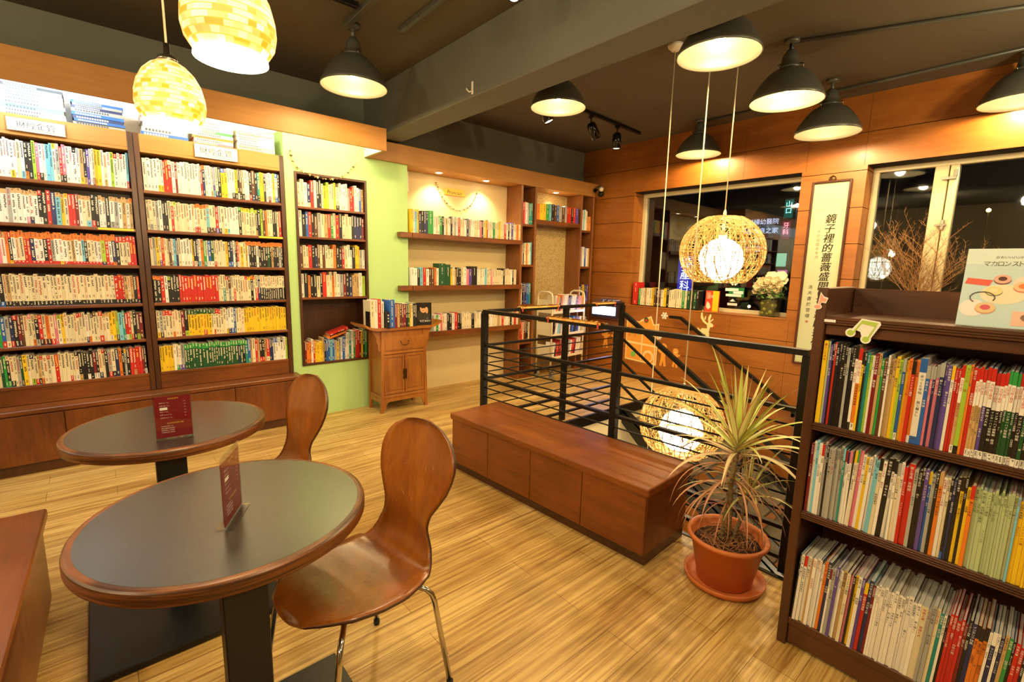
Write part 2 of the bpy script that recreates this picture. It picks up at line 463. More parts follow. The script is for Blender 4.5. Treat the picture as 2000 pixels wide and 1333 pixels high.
# glyphs: outlines of characters as flat triangulated shapes
_G = {}
def glyph(ch):
    if ch not in _G:
        cu = bpy.data.curves.new('g', 'FONT'); cu.body = ch; cu.size = 1; cu.resolution_u = 1
        ob = bpy.data.objects.new('g', cu); COL.objects.link(ob)
        bpy.context.view_layer.update()
        me = ob.to_mesh()
        vs = [(v.co.x, v.co.y) for v in me.vertices]; fs = [tuple(p.vertices) for p in me.polygons]
        if vs:
            x0 = min(v[0] for v in vs); x1 = max(v[0] for v in vs)
        else: x0, x1 = 0, 0.3
        ob.to_mesh_clear(); bpy.data.objects.remove(ob); bpy.data.curves.remove(cu)
        _G[ch] = (vs, fs, x0, x1)
    return _G[ch]
def write(mb, text, o, u, v, size, col, m=0, vertical=False, step=1.0, center=False, slant=0.0, stretch=1.0):
    """set text on a plane: o = start, u = reading direction, v = up of the letters"""
    o, u, v = Vector(o), Vector(u).normalized(), Vector(v).normalized()
    pen = 0.0
    if center and not vertical:
        tot = sum(((glyph(c)[3]-glyph(c)[2])+0.10 if c != ' ' else 0.35) for c in text)
        pen = -tot/2
    for c in text:
        if c == ' ':
            pen += 0.35; continue
        vs, fs, x0, x1 = glyph(c)
        n = len(mb.v)
        if vertical:
            cx = (x0+x1)/2
            for a, b in vs:
                mb.v.append(tuple(o + u*((a-cx)*size*stretch+slant*b*size) + v*((b-0.4)*size - pen*size*step)))
            pen += 1.0
        else:
            for a, b in vs:
                mb.v.append(tuple(o + u*((a-x0+pen)*size+slant*b*size) + v*(b*size)))
            pen += (x1-x0)+0.10
        for f in fs:
            mb.face([n+i for i in f], col, m)
    return pen*size

# ------------------------------------------------------------------ the room
XR, YB = 5.70, 4.94                     # inner faces of the right and back walls
XL, YF, ZC = -4.0, -3.6, 3.2
b = MB()
b.box(XL-.1, 2.45, YF-.1, YB, -.17, 0); b.box(2.45, XR+.25, 3.05, YB, -.17, 0); b.box(2.45, XR+.25, YF-.1, -1.2, -.17, 0)
structure(b.build('floor', M['floor']))
b = MB(); b.box(2.2, XR+.3, -1.4, 3.3, -3.1, -3.0)
structure(b.build('floor_lower', plain('dark_floor', lin('#4a3a26'), 0.6, noise=0.2)))
b = MB(); b.box(XL-.1, XR+.3, YF-.1, YB+.15, ZC, ZC+.1)
structure(b.build('ceiling', M['ceiling']))
b = MB()
b.rbox(2.235, 2.51, YF, YB, 2.74, ZC, .006)
structure(b.build('trim_1', M['beam']))
b = MB()
b.box(XL-.1, XR+.25, YB, YB+.12, -.17, 2.70, m=0); b.box(XL-.1, XR+.25, YB, YB+.12, 2.70, ZC, m=1)
structure(b.build('wall_back', [M['cream_wall'], M['grey_wall']]))
b = MB()
GX0, GX1, GY = 1.36, 2.585, 4.68
RX0, RX1, RZ0, RZ1 = 1.44, 2.125, .51, 2.31
b.box(GX0, RX0, GY, YB, 0, 2.66); b.box(RX1, GX1, GY, YB, 0, 2.66); b.box(RX0, RX1, GY, YB, 0, RZ0); b.box(RX0, RX1, GY, YB, RZ1, 2.66)
structure(b.build('wall_green', M['green_wall']))
b = MB(); b.box(XL-.12, XL, YF, YB, 0, ZC); structure(b.build('wall_left', plain('left_wall_paint', lin('#8d7a58'), .8)))
b = MB(); b.box(XL, XR, YF-.12, YF, 0, ZC); structure(b.build('wall_front', plain('front_wall_paint', lin('#77664a'), .8)))

# right wall: veneered panels with open joints, window reveals cut through them
W1 = (1.94, 4.01, .99, 2.545); W2 = (-.9, 1.37, .99, 2.55)
b = MB()
zs = [-3.0]+[2.85-.35*k for k in range(16, -1, -1)]+[ZC]
zs = [z for z in zs if z >= -3.0]
seams = [YF, -2.2, -1.0, .30, 1.40, 1.905, 2.55, 4.05, YB]
def yspans(z0, z1):
    cuts = []
    for (a, c, d, e) in (W1, W2):
        if z0 < e-.01 and z1 > d+.01: cuts.append((a, c))
    spans = [(YF, YB)]
    for a, c in cuts:
        ns = []
        for s0, s1 in spans:
            if a > s0 and c < s1: ns += [(s0, a), (c, s1)]
            else: ns.append((s0, s1))
        spans = ns
    return spans
lv = sorted(set([round(z, 3) for z in zs]+[W1[2], W1[3]]))
for z0, z1 in zip(lv[:-1], lv[1:]):
    g0 = .003 if any(abs(z0-z) < 1e-3 for z in zs[1:-1]) else 0
    g1 = .003 if any(abs(z1-z) < 1e-3 for z in zs[1:-1]) else 0
    for s0, s1 in yspans(z0, z1):
        ys = [s0]+[s for s in seams if s0+.05 < s < s1-.05]+[s1]
        for a, c in zip(ys[:-1], ys[1:]):
            e0 = .0012 if a in seams else 0; e1 = .0012 if c in seams else 0
            b.box(XR, XR+.25, a+e0, c-e1, z0+g0, z1-g1)
for z0, z1 in zip(lv[:-1], lv[1:]):
    for s0, s1 in yspans(z0, z1):
        b.box(XR+.008, XR+.242, s0+.008, s1-.008, z0-.004, z1+.004, m=1)
structure(b.build('wall_right', [M['panel_wood'], plain('panel_gap', lin('#1c0d05'), .9)]))

# windows
def window(name, Y0, Y1, Z0, Z1, muntins):
    w = structure(empty(name, (XR+.25, (Y0+Y1)/2, Z0)))
    oy = (Y0+Y1)/2
    f = MB(); t = .055
    x0, x1 = -.035, .04
    f.rbox(x0, x1, Y0-oy, Y1-oy, 0, t, .004); f.rbox(x0, x1, Y0-oy, Y1-oy, Z1-Z0-t, Z1-Z0, .004)
    f.rbox(x0, x1, Y0-oy, Y0-oy+t, t, Z1-Z0-t, .004); f.rbox(x0, x1, Y1-oy-t, Y1-oy, t, Z1-Z0-t, .004)
    for (a, c, xx) in muntins:
        f.rbox(x0-xx, x1, a-oy, c-oy, t, Z1-Z0-t, .005)
    f.build('window_frame', M['frame_cream'], w)
    g = MB(); g.box(0, .006, Y0-oy+t*.5, Y1-oy-t*.5, t*.5, Z1-Z0-t*.5)
    g.build('window_pane', M['glass'], w)
    return w
w1 = window('window_1', W1[0], W1[1], W1[2], W1[3], [])
w2 = window('window_2', W2[0], W2[1], W2[2], W2[3], [(.80, .90, .0), (.73, .79, .018)])
# latch fittings on window 2
f = MB()
oy = (W2[0]+W2[1])/2
f.rbox(-.075, -.05, .74-oy, .84-oy, 1.375, 1.40, .002); f.rbox(-.07, -.05, .735-oy, .76-oy, 1.40, 1.46, .002)
f.rbox(-.085, -.05, .775-oy, .80-oy, .93, 1.02, .002); f.rbox(-.09, -.05, .76-oy, .84-oy, .965, .98, .002)
f.build('window_latch', M['steel'], w2)
structure(w2)
# sills
b = MB(); b.rbox(XR-.004, XR+.215, W1[0], W1[1], W1[2]-.006, W1[2]+.012, .003)
structure(b.build('trim_2', M['panel_wood']))
b = MB(); b.rbox(XR-.004, XR+.215, W2[0], W2[1], W2[2]-.006, W2[2]+.012, .003)
structure(b.build('trim_3', M['panel_wood']))

# edge of the stair opening and the walls below
b = MB()
b.rbox(2.40, XR, 3.018, 3.05, -.105, .004, .003); b.rbox(2.43, 2.46, -1.2, 3.05, -.26, .004, .003)
structure(b.build('trim_4', M['black_metal']))
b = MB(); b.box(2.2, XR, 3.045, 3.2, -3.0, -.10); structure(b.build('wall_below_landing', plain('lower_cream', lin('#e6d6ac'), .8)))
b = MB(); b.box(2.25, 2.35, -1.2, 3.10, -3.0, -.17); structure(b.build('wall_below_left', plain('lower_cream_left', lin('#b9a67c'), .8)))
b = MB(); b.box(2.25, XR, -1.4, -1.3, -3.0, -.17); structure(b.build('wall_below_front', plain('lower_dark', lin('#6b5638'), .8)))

lamp('stair_light', 'POINT', (3.2, 1.6, -1.9), 45, WARM2, .15)

# left cove header: boards round a lit trough
HZ0, HZ1 = 2.53, 2.727
b = MB()
b.rbox(XL, 2.146, 4.262, 4.285, HZ0, HZ1, .002); b.rbox(2.118, 2.146, 4.285, 4.68, HZ0, HZ1, .002)
b.box(XL, 2.118, 4.285, YB, HZ1-.015, HZ1, m=1)
b.box(XL, 2.118, 4.285, 4.290, HZ0+.004, HZ1-.015, m=1); b.box(2.112, 2.118, 4.29, 4.68, HZ0+.004, HZ1-.015, m=1)
b.box(XL, 2.112, 4.931, YB, 2.44, HZ1-.015, m=1)
structure(b.build('trim_5', [M['header_wood'], M['white_lit']]))
for i, (x0, x1, mt) in enumerate([(-3.6, -2.4, 'tube_cool'), (-2.35, -1.15, 'tube_cool'), (-1.1, .1, 'tube_cool'), (.42, 1.02, 'tube_warm'), (1.08, 2.05, 'tube_warm')]):
    e = empty('fluorescent_light', ((x0+x1)/2, 4.36, 2.70), label=['cool white fluorescent tube hidden far left in the cove header', 'cool white fluorescent tube hidden in the cove, left of the first pendant',
        'cool white fluorescent tube hidden in the cove above the leftmost bookcase', 'warm fluorescent tube hidden in the cove above the second bookcase', 'warm fluorescent tube hidden in the cove above the green wall'][i],
        cat='light', group='tubes in the cove header')
    l = (x1-x0)/2
    t = MB(); t.rbox(-l, l, -.02, .02, -.02, .012, .003); t.build('fixture_body', M['white'], e)
    t = MB(); t.tube([(-l+.01, 0, -.034), (l-.01, 0, -.034)], .013, 10); t.build('tube', M[mt], e)
# straight header over the wall shelves, with downlights
b = MB()
b.rbox(2.15, 4.915, 4.64, YB, HZ0, 2.715, .003); b.rbox(4.92, XR, 4.64, YB, HZ0, 2.715, .003)
structure(b.build('trim_6', M['header_wood']))

def downlight(loc, label, on=True, power=14):
    e = empty('downlight', loc, label=label, cat='downlight')
    t = MB(); t.lathe([(.034, -.001), (.047, -.004), (.052, -.001), (.052, 0)], 24); t.build('trim_ring', M['white'], e)
    t = MB(); t.lathe([(.0, -.0015), (.033, -.0015), (.033, 0)], 20); t.build('bulb', M['spot_bulb'] if on else M['dim_bulb'], e)
    if on: lamp('downlight_beam', 'SPOT', (loc[0], loc[1], loc[2]-.012), power, (1, .80, .50), .03, spot=R(115), blend=.7)
    return e
downlight((3.047, 4.79, HZ0), 'lit round downlight in the header above the wall sign', power=24)
downlight((3.725, 4.79, HZ0), 'lit round downlight in the header above the right end of the cream wall', power=26)
downlight((4.956, 4.79, HZ0), 'lit round downlight above the wallpapered niche', power=20)
downlight((XR+.13, 3.287, 2.545), 'unlit round downlight in the window head, left one', on=False)
downlight((XR+.13, 2.50, 2.545), 'lit round downlight in the window head above the flowers', power=3)
downlight((XR+.13, .678, 2.55), 'lit round downlight in the head of the far right window', power=8)

# ------------------------------------------------------------------ bookcases on the back wall
SH = [2.013, 1.718, 1.445, 1.155, .876, .599]
def wall_case(x0, x1, label):
    t = empty('bookcase', ((x0+x1)/2, 4.80, .462), label=label, cat='bookcase', group='tall built-in bookcases')
    cx = (x0+x1)/2
    def P(name, fn, mat='case_wood'):
        m_ = MB(); fn(m_); return m_.build(name, M[mat], t)
    T = .034
    P('side_panel', lambda m_: m_.rbox(x0-cx, x0-cx+T, -.14, .13, .0, 1.958, .003))
    P('side_panel', lambda m_: m_.rbox(x1-cx-T, x1-cx, -.14, .13, .0, 1.958, .003))
    P('back_panel', lambda m_: m_.box(x0-cx+T, x1-cx-T, .118, .13, 0, 1.958))
    P('top_board', lambda m_: (m_.rbox(x0-cx+T, x1-cx-T, -.138, .118, 1.825, 1.845, .002), m_.rbox(x0-cx+T, x1-cx-T, -.138, -.118, 1.845, 1.958, .002), m_.rbox(x0-cx+T, x1-cx-T, -.118, .118, 1.935, 1.956, .002)), 'header_wood')
    for z in SH:
        z -= .462
        P('shelf', lambda m_: (m_.rbox(x0-cx+T, x1-cx-T, -.136, .118, z-.024, z, .002), m_.rbox(x0-cx+T, x1-cx-T, -.139, -.134, z-.021, z-.006, .001)) if z > .2 else m_.rbox(x0-cx+T, x1-cx-T, -.136, .118, z-.024, z, .002), 'dark_wood')
    P('plinth', lambda m_: m_.rbox(x0-cx+T, x1-cx-T, -.132, -.11, .0, .113, .002), 'dark_wood')
    return t
wall_case(-.76, .305, 'tall dark wood bookcase full of white paperbacks, at the far left')
wall_case(.307, 1.352, 'tall dark wood bookcase between the far left one and the green wall')

# storage bench under them
t = empty('storage_bench', (-.35, 4.7, 0), label='long brown storage bench with plain doors under the tall bookcases', cat='bench')
m_ = MB(); m_.rbox(-1.55, 1.70, -.18, .23, .075, .425, .003); m_.build('body', M['dark_wood_z'], t)
m_ = MB(); m_.rbox(-1.58, 1.737, -.195, .235, .425, .46, .006); m_.build('top', M['dark_wood'], t)
m_ = MB(); m_.rbox(-1.55, 1.70, -.165, .22, 0, .075, .002); m_.build('plinth', M['case_wood'], t)
for a, c in ((-1.545, -.945), (-.94, -.03+.14), (.116, 1.176), (1.182, 1.695)):
    m_ = MB(); m_.rbox(a, c, -.197+.002, -.181, .08, .42, .002); m_.build('door', M['dark_wood_z'], t)

# bookcase let into the green wall
t = empty('recessed_bookcase', (1.7825, 4.80, RZ0), label='narrow dark bookcase let into the green wall', cat='bookcase')
cx = 1.7825; T = .022
SC = [2.31-.02, 1.985, 1.70, 1.44, 1.17, .535]
RZC = [py(630, y, 4.665).z for y in (407, 464, 524, 581)]
h = RZ1-RZ0
m_ = MB(); m_.rbox(RX0-cx+.001, RX0-cx+T, -.135, .13, .001, h-.001, .002); m_.build('side_panel', M['case_wood'], t)
m_ = MB(); m_.rbox(RX1-cx-T, RX1-cx-.001, -.135, .13, .001, h-.001, .002); m_.build('side_panel', M['case_wood'], t)
m_ = MB(); m_.box(RX0-cx+T, RX1-cx-T, .12, .13, .001, h-.001); m_.build('back_panel', M['case_wood'], t)
m_ = MB(); m_.rbox(RX0-cx+T, RX1-cx-T, -.133, .12, h-T, h-.001, .002); m_.build('top_board', M['case_wood'], t)
m_ = MB(); m_.rbox(RX0-cx+T, RX1-cx-T, -.133, .12, .001, T, .002); m_.build('bottom_board', M['case_wood'], t)
for z in RZC:
    m_ = MB(); m_.rbox(RX0-cx+T, RX1-cx-T, -.128, .12, z-RZ0-.02, z-RZ0, .002); m_.build('shelf', M['dark_wood'], t)

# three wall shelves on the cream wall
ZS = [1.835, 1.272, .750]
names = ['top wooden wall shelf over the cream wall, under the sign', 'middle wooden wall shelf on the cream wall', 'lowest wooden wall shelf, behind the black railing']
for z, nm in zip(ZS, names):
    m_ = MB(); m_.rbox(2.588, 4.185, -.0, .338, -.055, 0, .003)
    m_.rbox(2.455, 2.60, 0, .077, -.055, 0, .003)
    o = m_.build('wall_shelf', M['shelf_wood'] if False else M['dark_wood'], None, (0, 4.60, z)); tag(o, nm, 'shelf', 'long wall shelves')

# tall open unit round the wallpapered niche
t = empty('niche_bookcase', (4.95, 4.80, 0), label='floor to header brown wood unit with two narrow columns round a papered niche', cat='bookcase')
cx = 4.95
UX = [4.185, 4.43, 5.34, 5.60]
for x in UX:
    m_ = MB(); m_.rbox(x-cx, x-cx+.035, -.15, .139, .0, HZ0-.001, .002); m_.build('upright', M['shelf_wood'], t)
for z in (2.05, 1.53, 1.01, .50):
    m_ = MB(); m_.rbox(4.222-cx, 4.428-cx, -.145, .139, z-.03, z, .002); m_.build('shelf', M['dark_wood'], t)
    z2 = z-.005
    m_ = MB(); m_.rbox(5.377-cx, 5.598-cx, -.145, .139, z2-.03, z2, .002); m_.build('shelf', M['dark_wood'], t)
m_ = MB(); m_.rbox(4.467-cx, 5.338-cx, -.145, .139, 2.07, 2.125, .002); m_.build('shelf', M['dark_wood'], t)
m_ = MB(); m_.rbox(4.467-cx, 5.338-cx, .125, .139, 0, 2.07, .001); m_.build('wallpaper_panel', M['wallpaper'], t)
m_ = MB(); m_.box(4.467-cx, 5.338-cx, .125, .139, 2.125, HZ0-.001); m_.build('wallpaper_panel', M['wallpaper'], t)
for a_, c_ in ((4.222, 4.428), (5.377, 5.598)):
    m_ = MB(); m_.rbox(a_-cx, c_-cx, .13, .139, 0, HZ0-.001, .001); m_.build('back_panel', M['case_wood'], t)
for a_, c_ in ((4.222, 4.428), (5.377, 5.598)):
    m_ = MB(); m_.rbox(a_-cx, c_-cx, -.14, .13, 0, .07, .002); m_.build('plinth', M['dark_wood'], t)

# ------------------------------------------------------------------ free-standing bench beside the railing
RB = R(-2.9)
t = empty('low_bench', (2.165, 2.02, 0), RB*-1 if False else R(-2.6)*-1*-1, label='low brown bench with four doors along the black railing', cat='bench')
t.rotation_euler = (0, 0, R(2.6))
m_ = MB(); m_.rbox(-.215, .215, -.80, .80, .06, .385, .003); m_.build('body', M['dark_wood_z'], t)
m_ = MB(); m_.rbox(-.24, .24, -.815, .815, .39, .43, .005); m_.rbox(-.235, .235, -.81, .81, .383, .392, .001); m_.build('top', M['dark_wood_y'], t)
m_ = MB(); m_.rbox(-.205, .21, -.795, .795, 0, .06, .002); m_.build('plinth', M['case_wood'], t)
for k in range(4):
    m_ = MB(); m_.rbox(-.231, -.215, -.798+k*.4, -.404+k*.4+.002, .065, .380, .002); m_.build('door', M['dark_wood_y'], t)

# ------------------------------------------------------------------ bench end at the lower left corner
t = empty('bench_seat', (-.645, 2.0, 0), R(-1.6), label='brown bench corner in the lower left, beside the near table', cat='bench')
m_ = MB(); m_.rbox(-.36, .395, -1.2, .70, .41, .45, .006); m_.build('top', M['dark_wood_y'], t)
m_ = MB(); m_.rbox(-.35, .375, -1.19, .685, .05, .41, .003); m_.build('body', M['shelf_wood'], t)
m_ = MB(); m_.rbox(-.34, .36, -1.18, .67, 0, .05, .002); m_.build('plinth', M['case_wood'], t)

# ------------------------------------------------------------------ railings
def bar(m_, p, q, w, h_):
    p, q = Vector(p), Vector(q); d = (q-p).normalized()
    side = Vector((-d.y, d.x, 0)).normalized(); up = side.cross(d)*-1
    if up.z < 0: up = -up
    o = []
    n = len(m_.v)
    for e in (p, q):
        for a, c in ((-1, -1), (1, -1), (1, 1), (-1, 1)):
            m_.v.append(tuple(e+side*a*w/2+up*c*h_/2))
    for i in range(4):
        j = (i+1) % 4
        m_.face((n+i, n+j, n+4+j, n+4+i))
    m_.face((n+3, n+2, n+1, n)); m_.face((n+4, n+5, n+6, n+7))
PA, PM, PC = (2.415, 3.10), (2.475, 1.80), (2.512, .735)
PB, PBM = (4.305, 3.10), (3.406, 3.10)
LV_THICK = [.845, .56, .235, .075]
LV_THIN = [.766, .692, .617, .484, .408, .322, .155]
def rail(name, label, posts, ends, group):
    t = empty(name, (posts[0][0], posts[0][1], 0), label=label, cat='railing', group=group)
    ox, oy = posts[0]
    def loc(p, z): return (p[0]-ox, p[1]-oy, z)
    for p in ends:
        m_ = MB(); m_.rbox(p[0]-ox-.024, p[0]-ox+.024, p[1]-oy-.024, p[1]-oy+.024, 0, 1.115, .003); m_.build('post', M['black_metal'], t)
    m_ = MB(); bar(m_, loc(posts[0], 1.13), loc(posts[-1], 1.13), .05, .028); m_.build('handrail', M['black_metal'], t)
    for z in LV_THICK:
        m_ = MB(); bar(m_, loc(posts[0], z), loc(posts[-1], z), .03, .02); m_.build('rail', M['black_metal'], t)
    m_ = MB()
    for z in LV_THIN: m_.tube([loc(posts[0], z), loc(posts[-1], z)], .0055, 6)
    for z in LV_THIN:
        m2 = MB(); m2.tube([loc(posts[0], z), loc(posts[-1], z)], .0055, 8); m2.build('bar', M['black_metal'], t)
    return t
rail('railing', 'black steel railing along the low bench, long side of the stairwell', [PA, PC], [PA, PM, PC], 'stairwell railings')
rail('railing', 'black steel railing across the far side of the stairwell, before the cart', [(PA[0]+.05, PA[1]), PB], [PBM, PB], 'stairwell railings')
# sloping balustrade down the stair and the wall handrail
SL = .632
t = empty('stair_railing', (4.31, 3.07, 0), label='black sloping railing going down the stairs from the far post', cat='railing')
for z, r_ in ((1.02, .045), (.743, .024), (.497, .024), (.238, .024), (-.02, .024)):
    m_ = MB(); bar(m_, (0, 0, z), (0, -4.2, z-4.2*SL), r_, r_*.9); m_.build('handrail' if r_ > .03 else 'rail', M['black_metal'], t)
for k in (1.35, 2.7, 4.1):
    m_ = MB(); m_.rbox(-.02, .02, -k-.02, -k+.02, -k*SL-.25, 1.0-k*SL, .002); m_.build('post', M['black_metal'], t)
t = empty('wall_handrail', (5.62, 3.14, .9), label='black handrail bracketed to the wooden wall down the stairs', cat='handrail')
m_ = MB(); m_.rbox(-.02, .02, 0, .16, -.018, .018, .003); bar(m_, (0, .0, 0), (0, -3.9, -3.9*SL), .042, .036); m_.build('rail', M['black_metal'], t)
for k in (.12, 1.4, 2.7):
    m_ = MB(); bar(m_, (0, -k, -k*SL-.02), (0, -k-.0, -k*SL-.07), .02, .02) if False else m_.rbox(-.012, .08, -k-.012, -k+.012, -k*SL-.07, -k*SL-.03, .002); m_.rbox(-.012, .012, -k-.012, -k+.012, -k*SL-.07, -k*SL-.01, .002); m_.build('bracket', M['black_metal'], t)
# stair flight
t = empty('staircase', (4.95, 3.02, 0), label='dark stair flight with black steel stringers going down along the wooden wall', cat='stairs')
RUN, RISE = .272, .172
for sx in (-.64, .66):
    m_ = MB()
    poly = [(0, -.19), (0, -.02), (-.05, -.02), (-4.1, -.02-4.05*SL), (-4.1, -.33-4.05*SL), (-.25, -.40)]
    m_.prism(poly, (sx-.012, 0, 0), (0, 1, 0), (0, 0, 1), (.024, 0, 0)); m_.build('stringer', M['black_metal'], t)
tread_mat = plain('tread', lin('#6a6250'), .5, noise=.1)
for k in range(14):
    z = -(k+1)*RISE; y = -k*RUN-.02
    m_ = MB(); m_.rbox(-.625, .645, y-RUN-.02, y, z-.035, z, .003); m_.build('tread', tread_mat, t)

# ------------------------------------------------------------------ round tables
def make_table():
    t = empty('round_table', (0, 0, 0))
    m_ = MB()
    Rr = .392
    prof = [(.0, .697), (Rr-.008, .697), (Rr-.002, .700), (Rr, .705), (Rr, .729), (Rr-.002, .7345), (Rr-.007, .7385), (Rr-.013, .7398), (Rr-.023, .7398)]
    m_.lathe(prof, 128, sm=False); m_.build('tabletop', M['edge_wood'], t)
    m_ = MB(); m_.lathe([(Rr-.0225, .7385), (Rr-.0225, .7402), (0, .7402)], 128, sm=False); m_.build('tabletop_inlay', M['laminate'], t)
    m_ = MB(); m_.rbox(-.088, .018, -.315, -.255, .03, .70, .003); m_.build('column', M['black_powder'], t)
    m_ = MB(); m_.rbox(-.10, .06, -.34, .10, .694, .70, .001); m_.build('mount_plate', M['black_powder'], t)
    m_ = MB(); m_.rbox(-.35, .31, -.61, .04, .0, .03, .004); m_.build('base', M['black_powder'], t)
    return t
T1 = (.264, 1.599); T2 = (.206, 2.653)
tb = make_table(); tb.location = (*T1, 0); tb.rotation_euler = (0, 0, R(0))
tag(tb, 'near round table with wood rim and charcoal top, at lower left', 'table', 'round cafe tables')
tb2 = copy_tree(tb); tb2.location = (T2[0]+.01, T2[1], 0); tb2.rotation_euler = (0, 0, R(0))
tag(tb2, 'farther round table with wood rim, before the storage bench', 'table', 'round cafe tables')

# menu card holders
def menu_stand(w, h_, fold, label, loc, rz):
    t = empty('menu_holder', loc, rz, label=label, cat='menu holder', group='red menu cards on the tables')
    m_ = MB()
    for y in (-.0022, .0012): m_.box(-w/2, w/2, y, y+.001, .0045, h_+.004)
    m_.rbox(-w/2, w/2, -.024, .024, .0005, .0035, .0008)
    m_.build('acrylic_stand', M['acrylic'], t)
    m_ = MB(); red = lin('#8e1420')
    m_.box(-w/2+.003, w/2-.003, -.0011, .0011, .006, h_*.93, red)
    ye = lin('#e0b030'); wh = lin('#f0e0d8')
    for sgn in (-1, 1):
        def q(x0, x1, z0, z1, c_):
            if sgn < 0: m_.quad((x0, -.00125, z0), (x1, -.00125, z0), (x1, -.00125, z1), (x0, -.00125, z1), c_)
            else: m_.quad((-x0, .00125, z0), (-x1, .00125, z0), (-x1, .00125, z1), (-x0, .00125, z1), c_)
        U = (1, 0, 0) if sgn < 0 else (-1, 0, 0); yy = -.00125 if sgn < 0 else .00125
        sg = 1 if sgn < 0 else -1
        write(m_, '◇', (-w*.12*sg, yy, h_*.86), U, (0, 0, 1), h_*.035, wh)
        write(m_, '飲品菜單', (-w*.06*sg, yy, h_*.86), U, (0, 0, 1), h_*.038, ye)
        write(m_, '◇', (-w*.18*sg, yy, h_*.325), U, (0, 0, 1), h_*.035, wh)
        write(m_, '咖啡與茶點消費', (-w*.12*sg, yy, h_*.325), U, (0, 0, 1), h_*.036, ye)
        rows = ['咖啡 Hot Tea', '紅茶 Milk Tea', '綠茶 Green Tea', '奶茶 Coffee', '花茶 Herbal Tea', '水果茶 Fruit Tea']
        for i, tx in enumerate(rows):
            z = h_*(.78-.065*i)
            if i == 2:
                q(-w*.34, -w*.14, z-.003, z+.008, lin('#f4f0ea'))
            else: write(m_, tx, (-w*.34*sg, yy, z), U, (0, 0, 1), h_*.028, wh)
            write(m_, '120', (w*.30*sg, yy, z+.002), U, (0, 0, 1), h_*.026, wh)
        for i in range(4):
            write(m_, ['本店每人低消一份', '請先至櫃台點餐謝謝', '用餐時間二小時為限', '外食請勿攜入店內用'][i], (-w*.34*sg, yy, h_*(.27-.045*i)), U, (0, 0, 1), h_*.026, wh)
    m_.build('menu_card', M['print'], t)
p1 = pz(437, 1040, .7402); p2 = pz(474, 983, .7402)
a1 = math.atan2(p2.y-p1.y, p2.x-p1.x)
menu_stand(.155, .208, 0, 'red menu card in a clear holder, edge-on, on the near table', ((p1.x+p2.x)/2, (p1.y+p2.y)/2, .7405), a1)
p1 = pz(305, 861, .7402); p2 = pz(379, 850, .7402)
a2 = math.atan2(p2.y-p1.y, p2.x-p1.x)
menu_stand((p2-p1).length, .20, 0, 'red menu card in a clear holder, facing front, on the farther table', ((p1.x+p2.x)/2, (p1.y+p2.y)/2, .7405), a2)

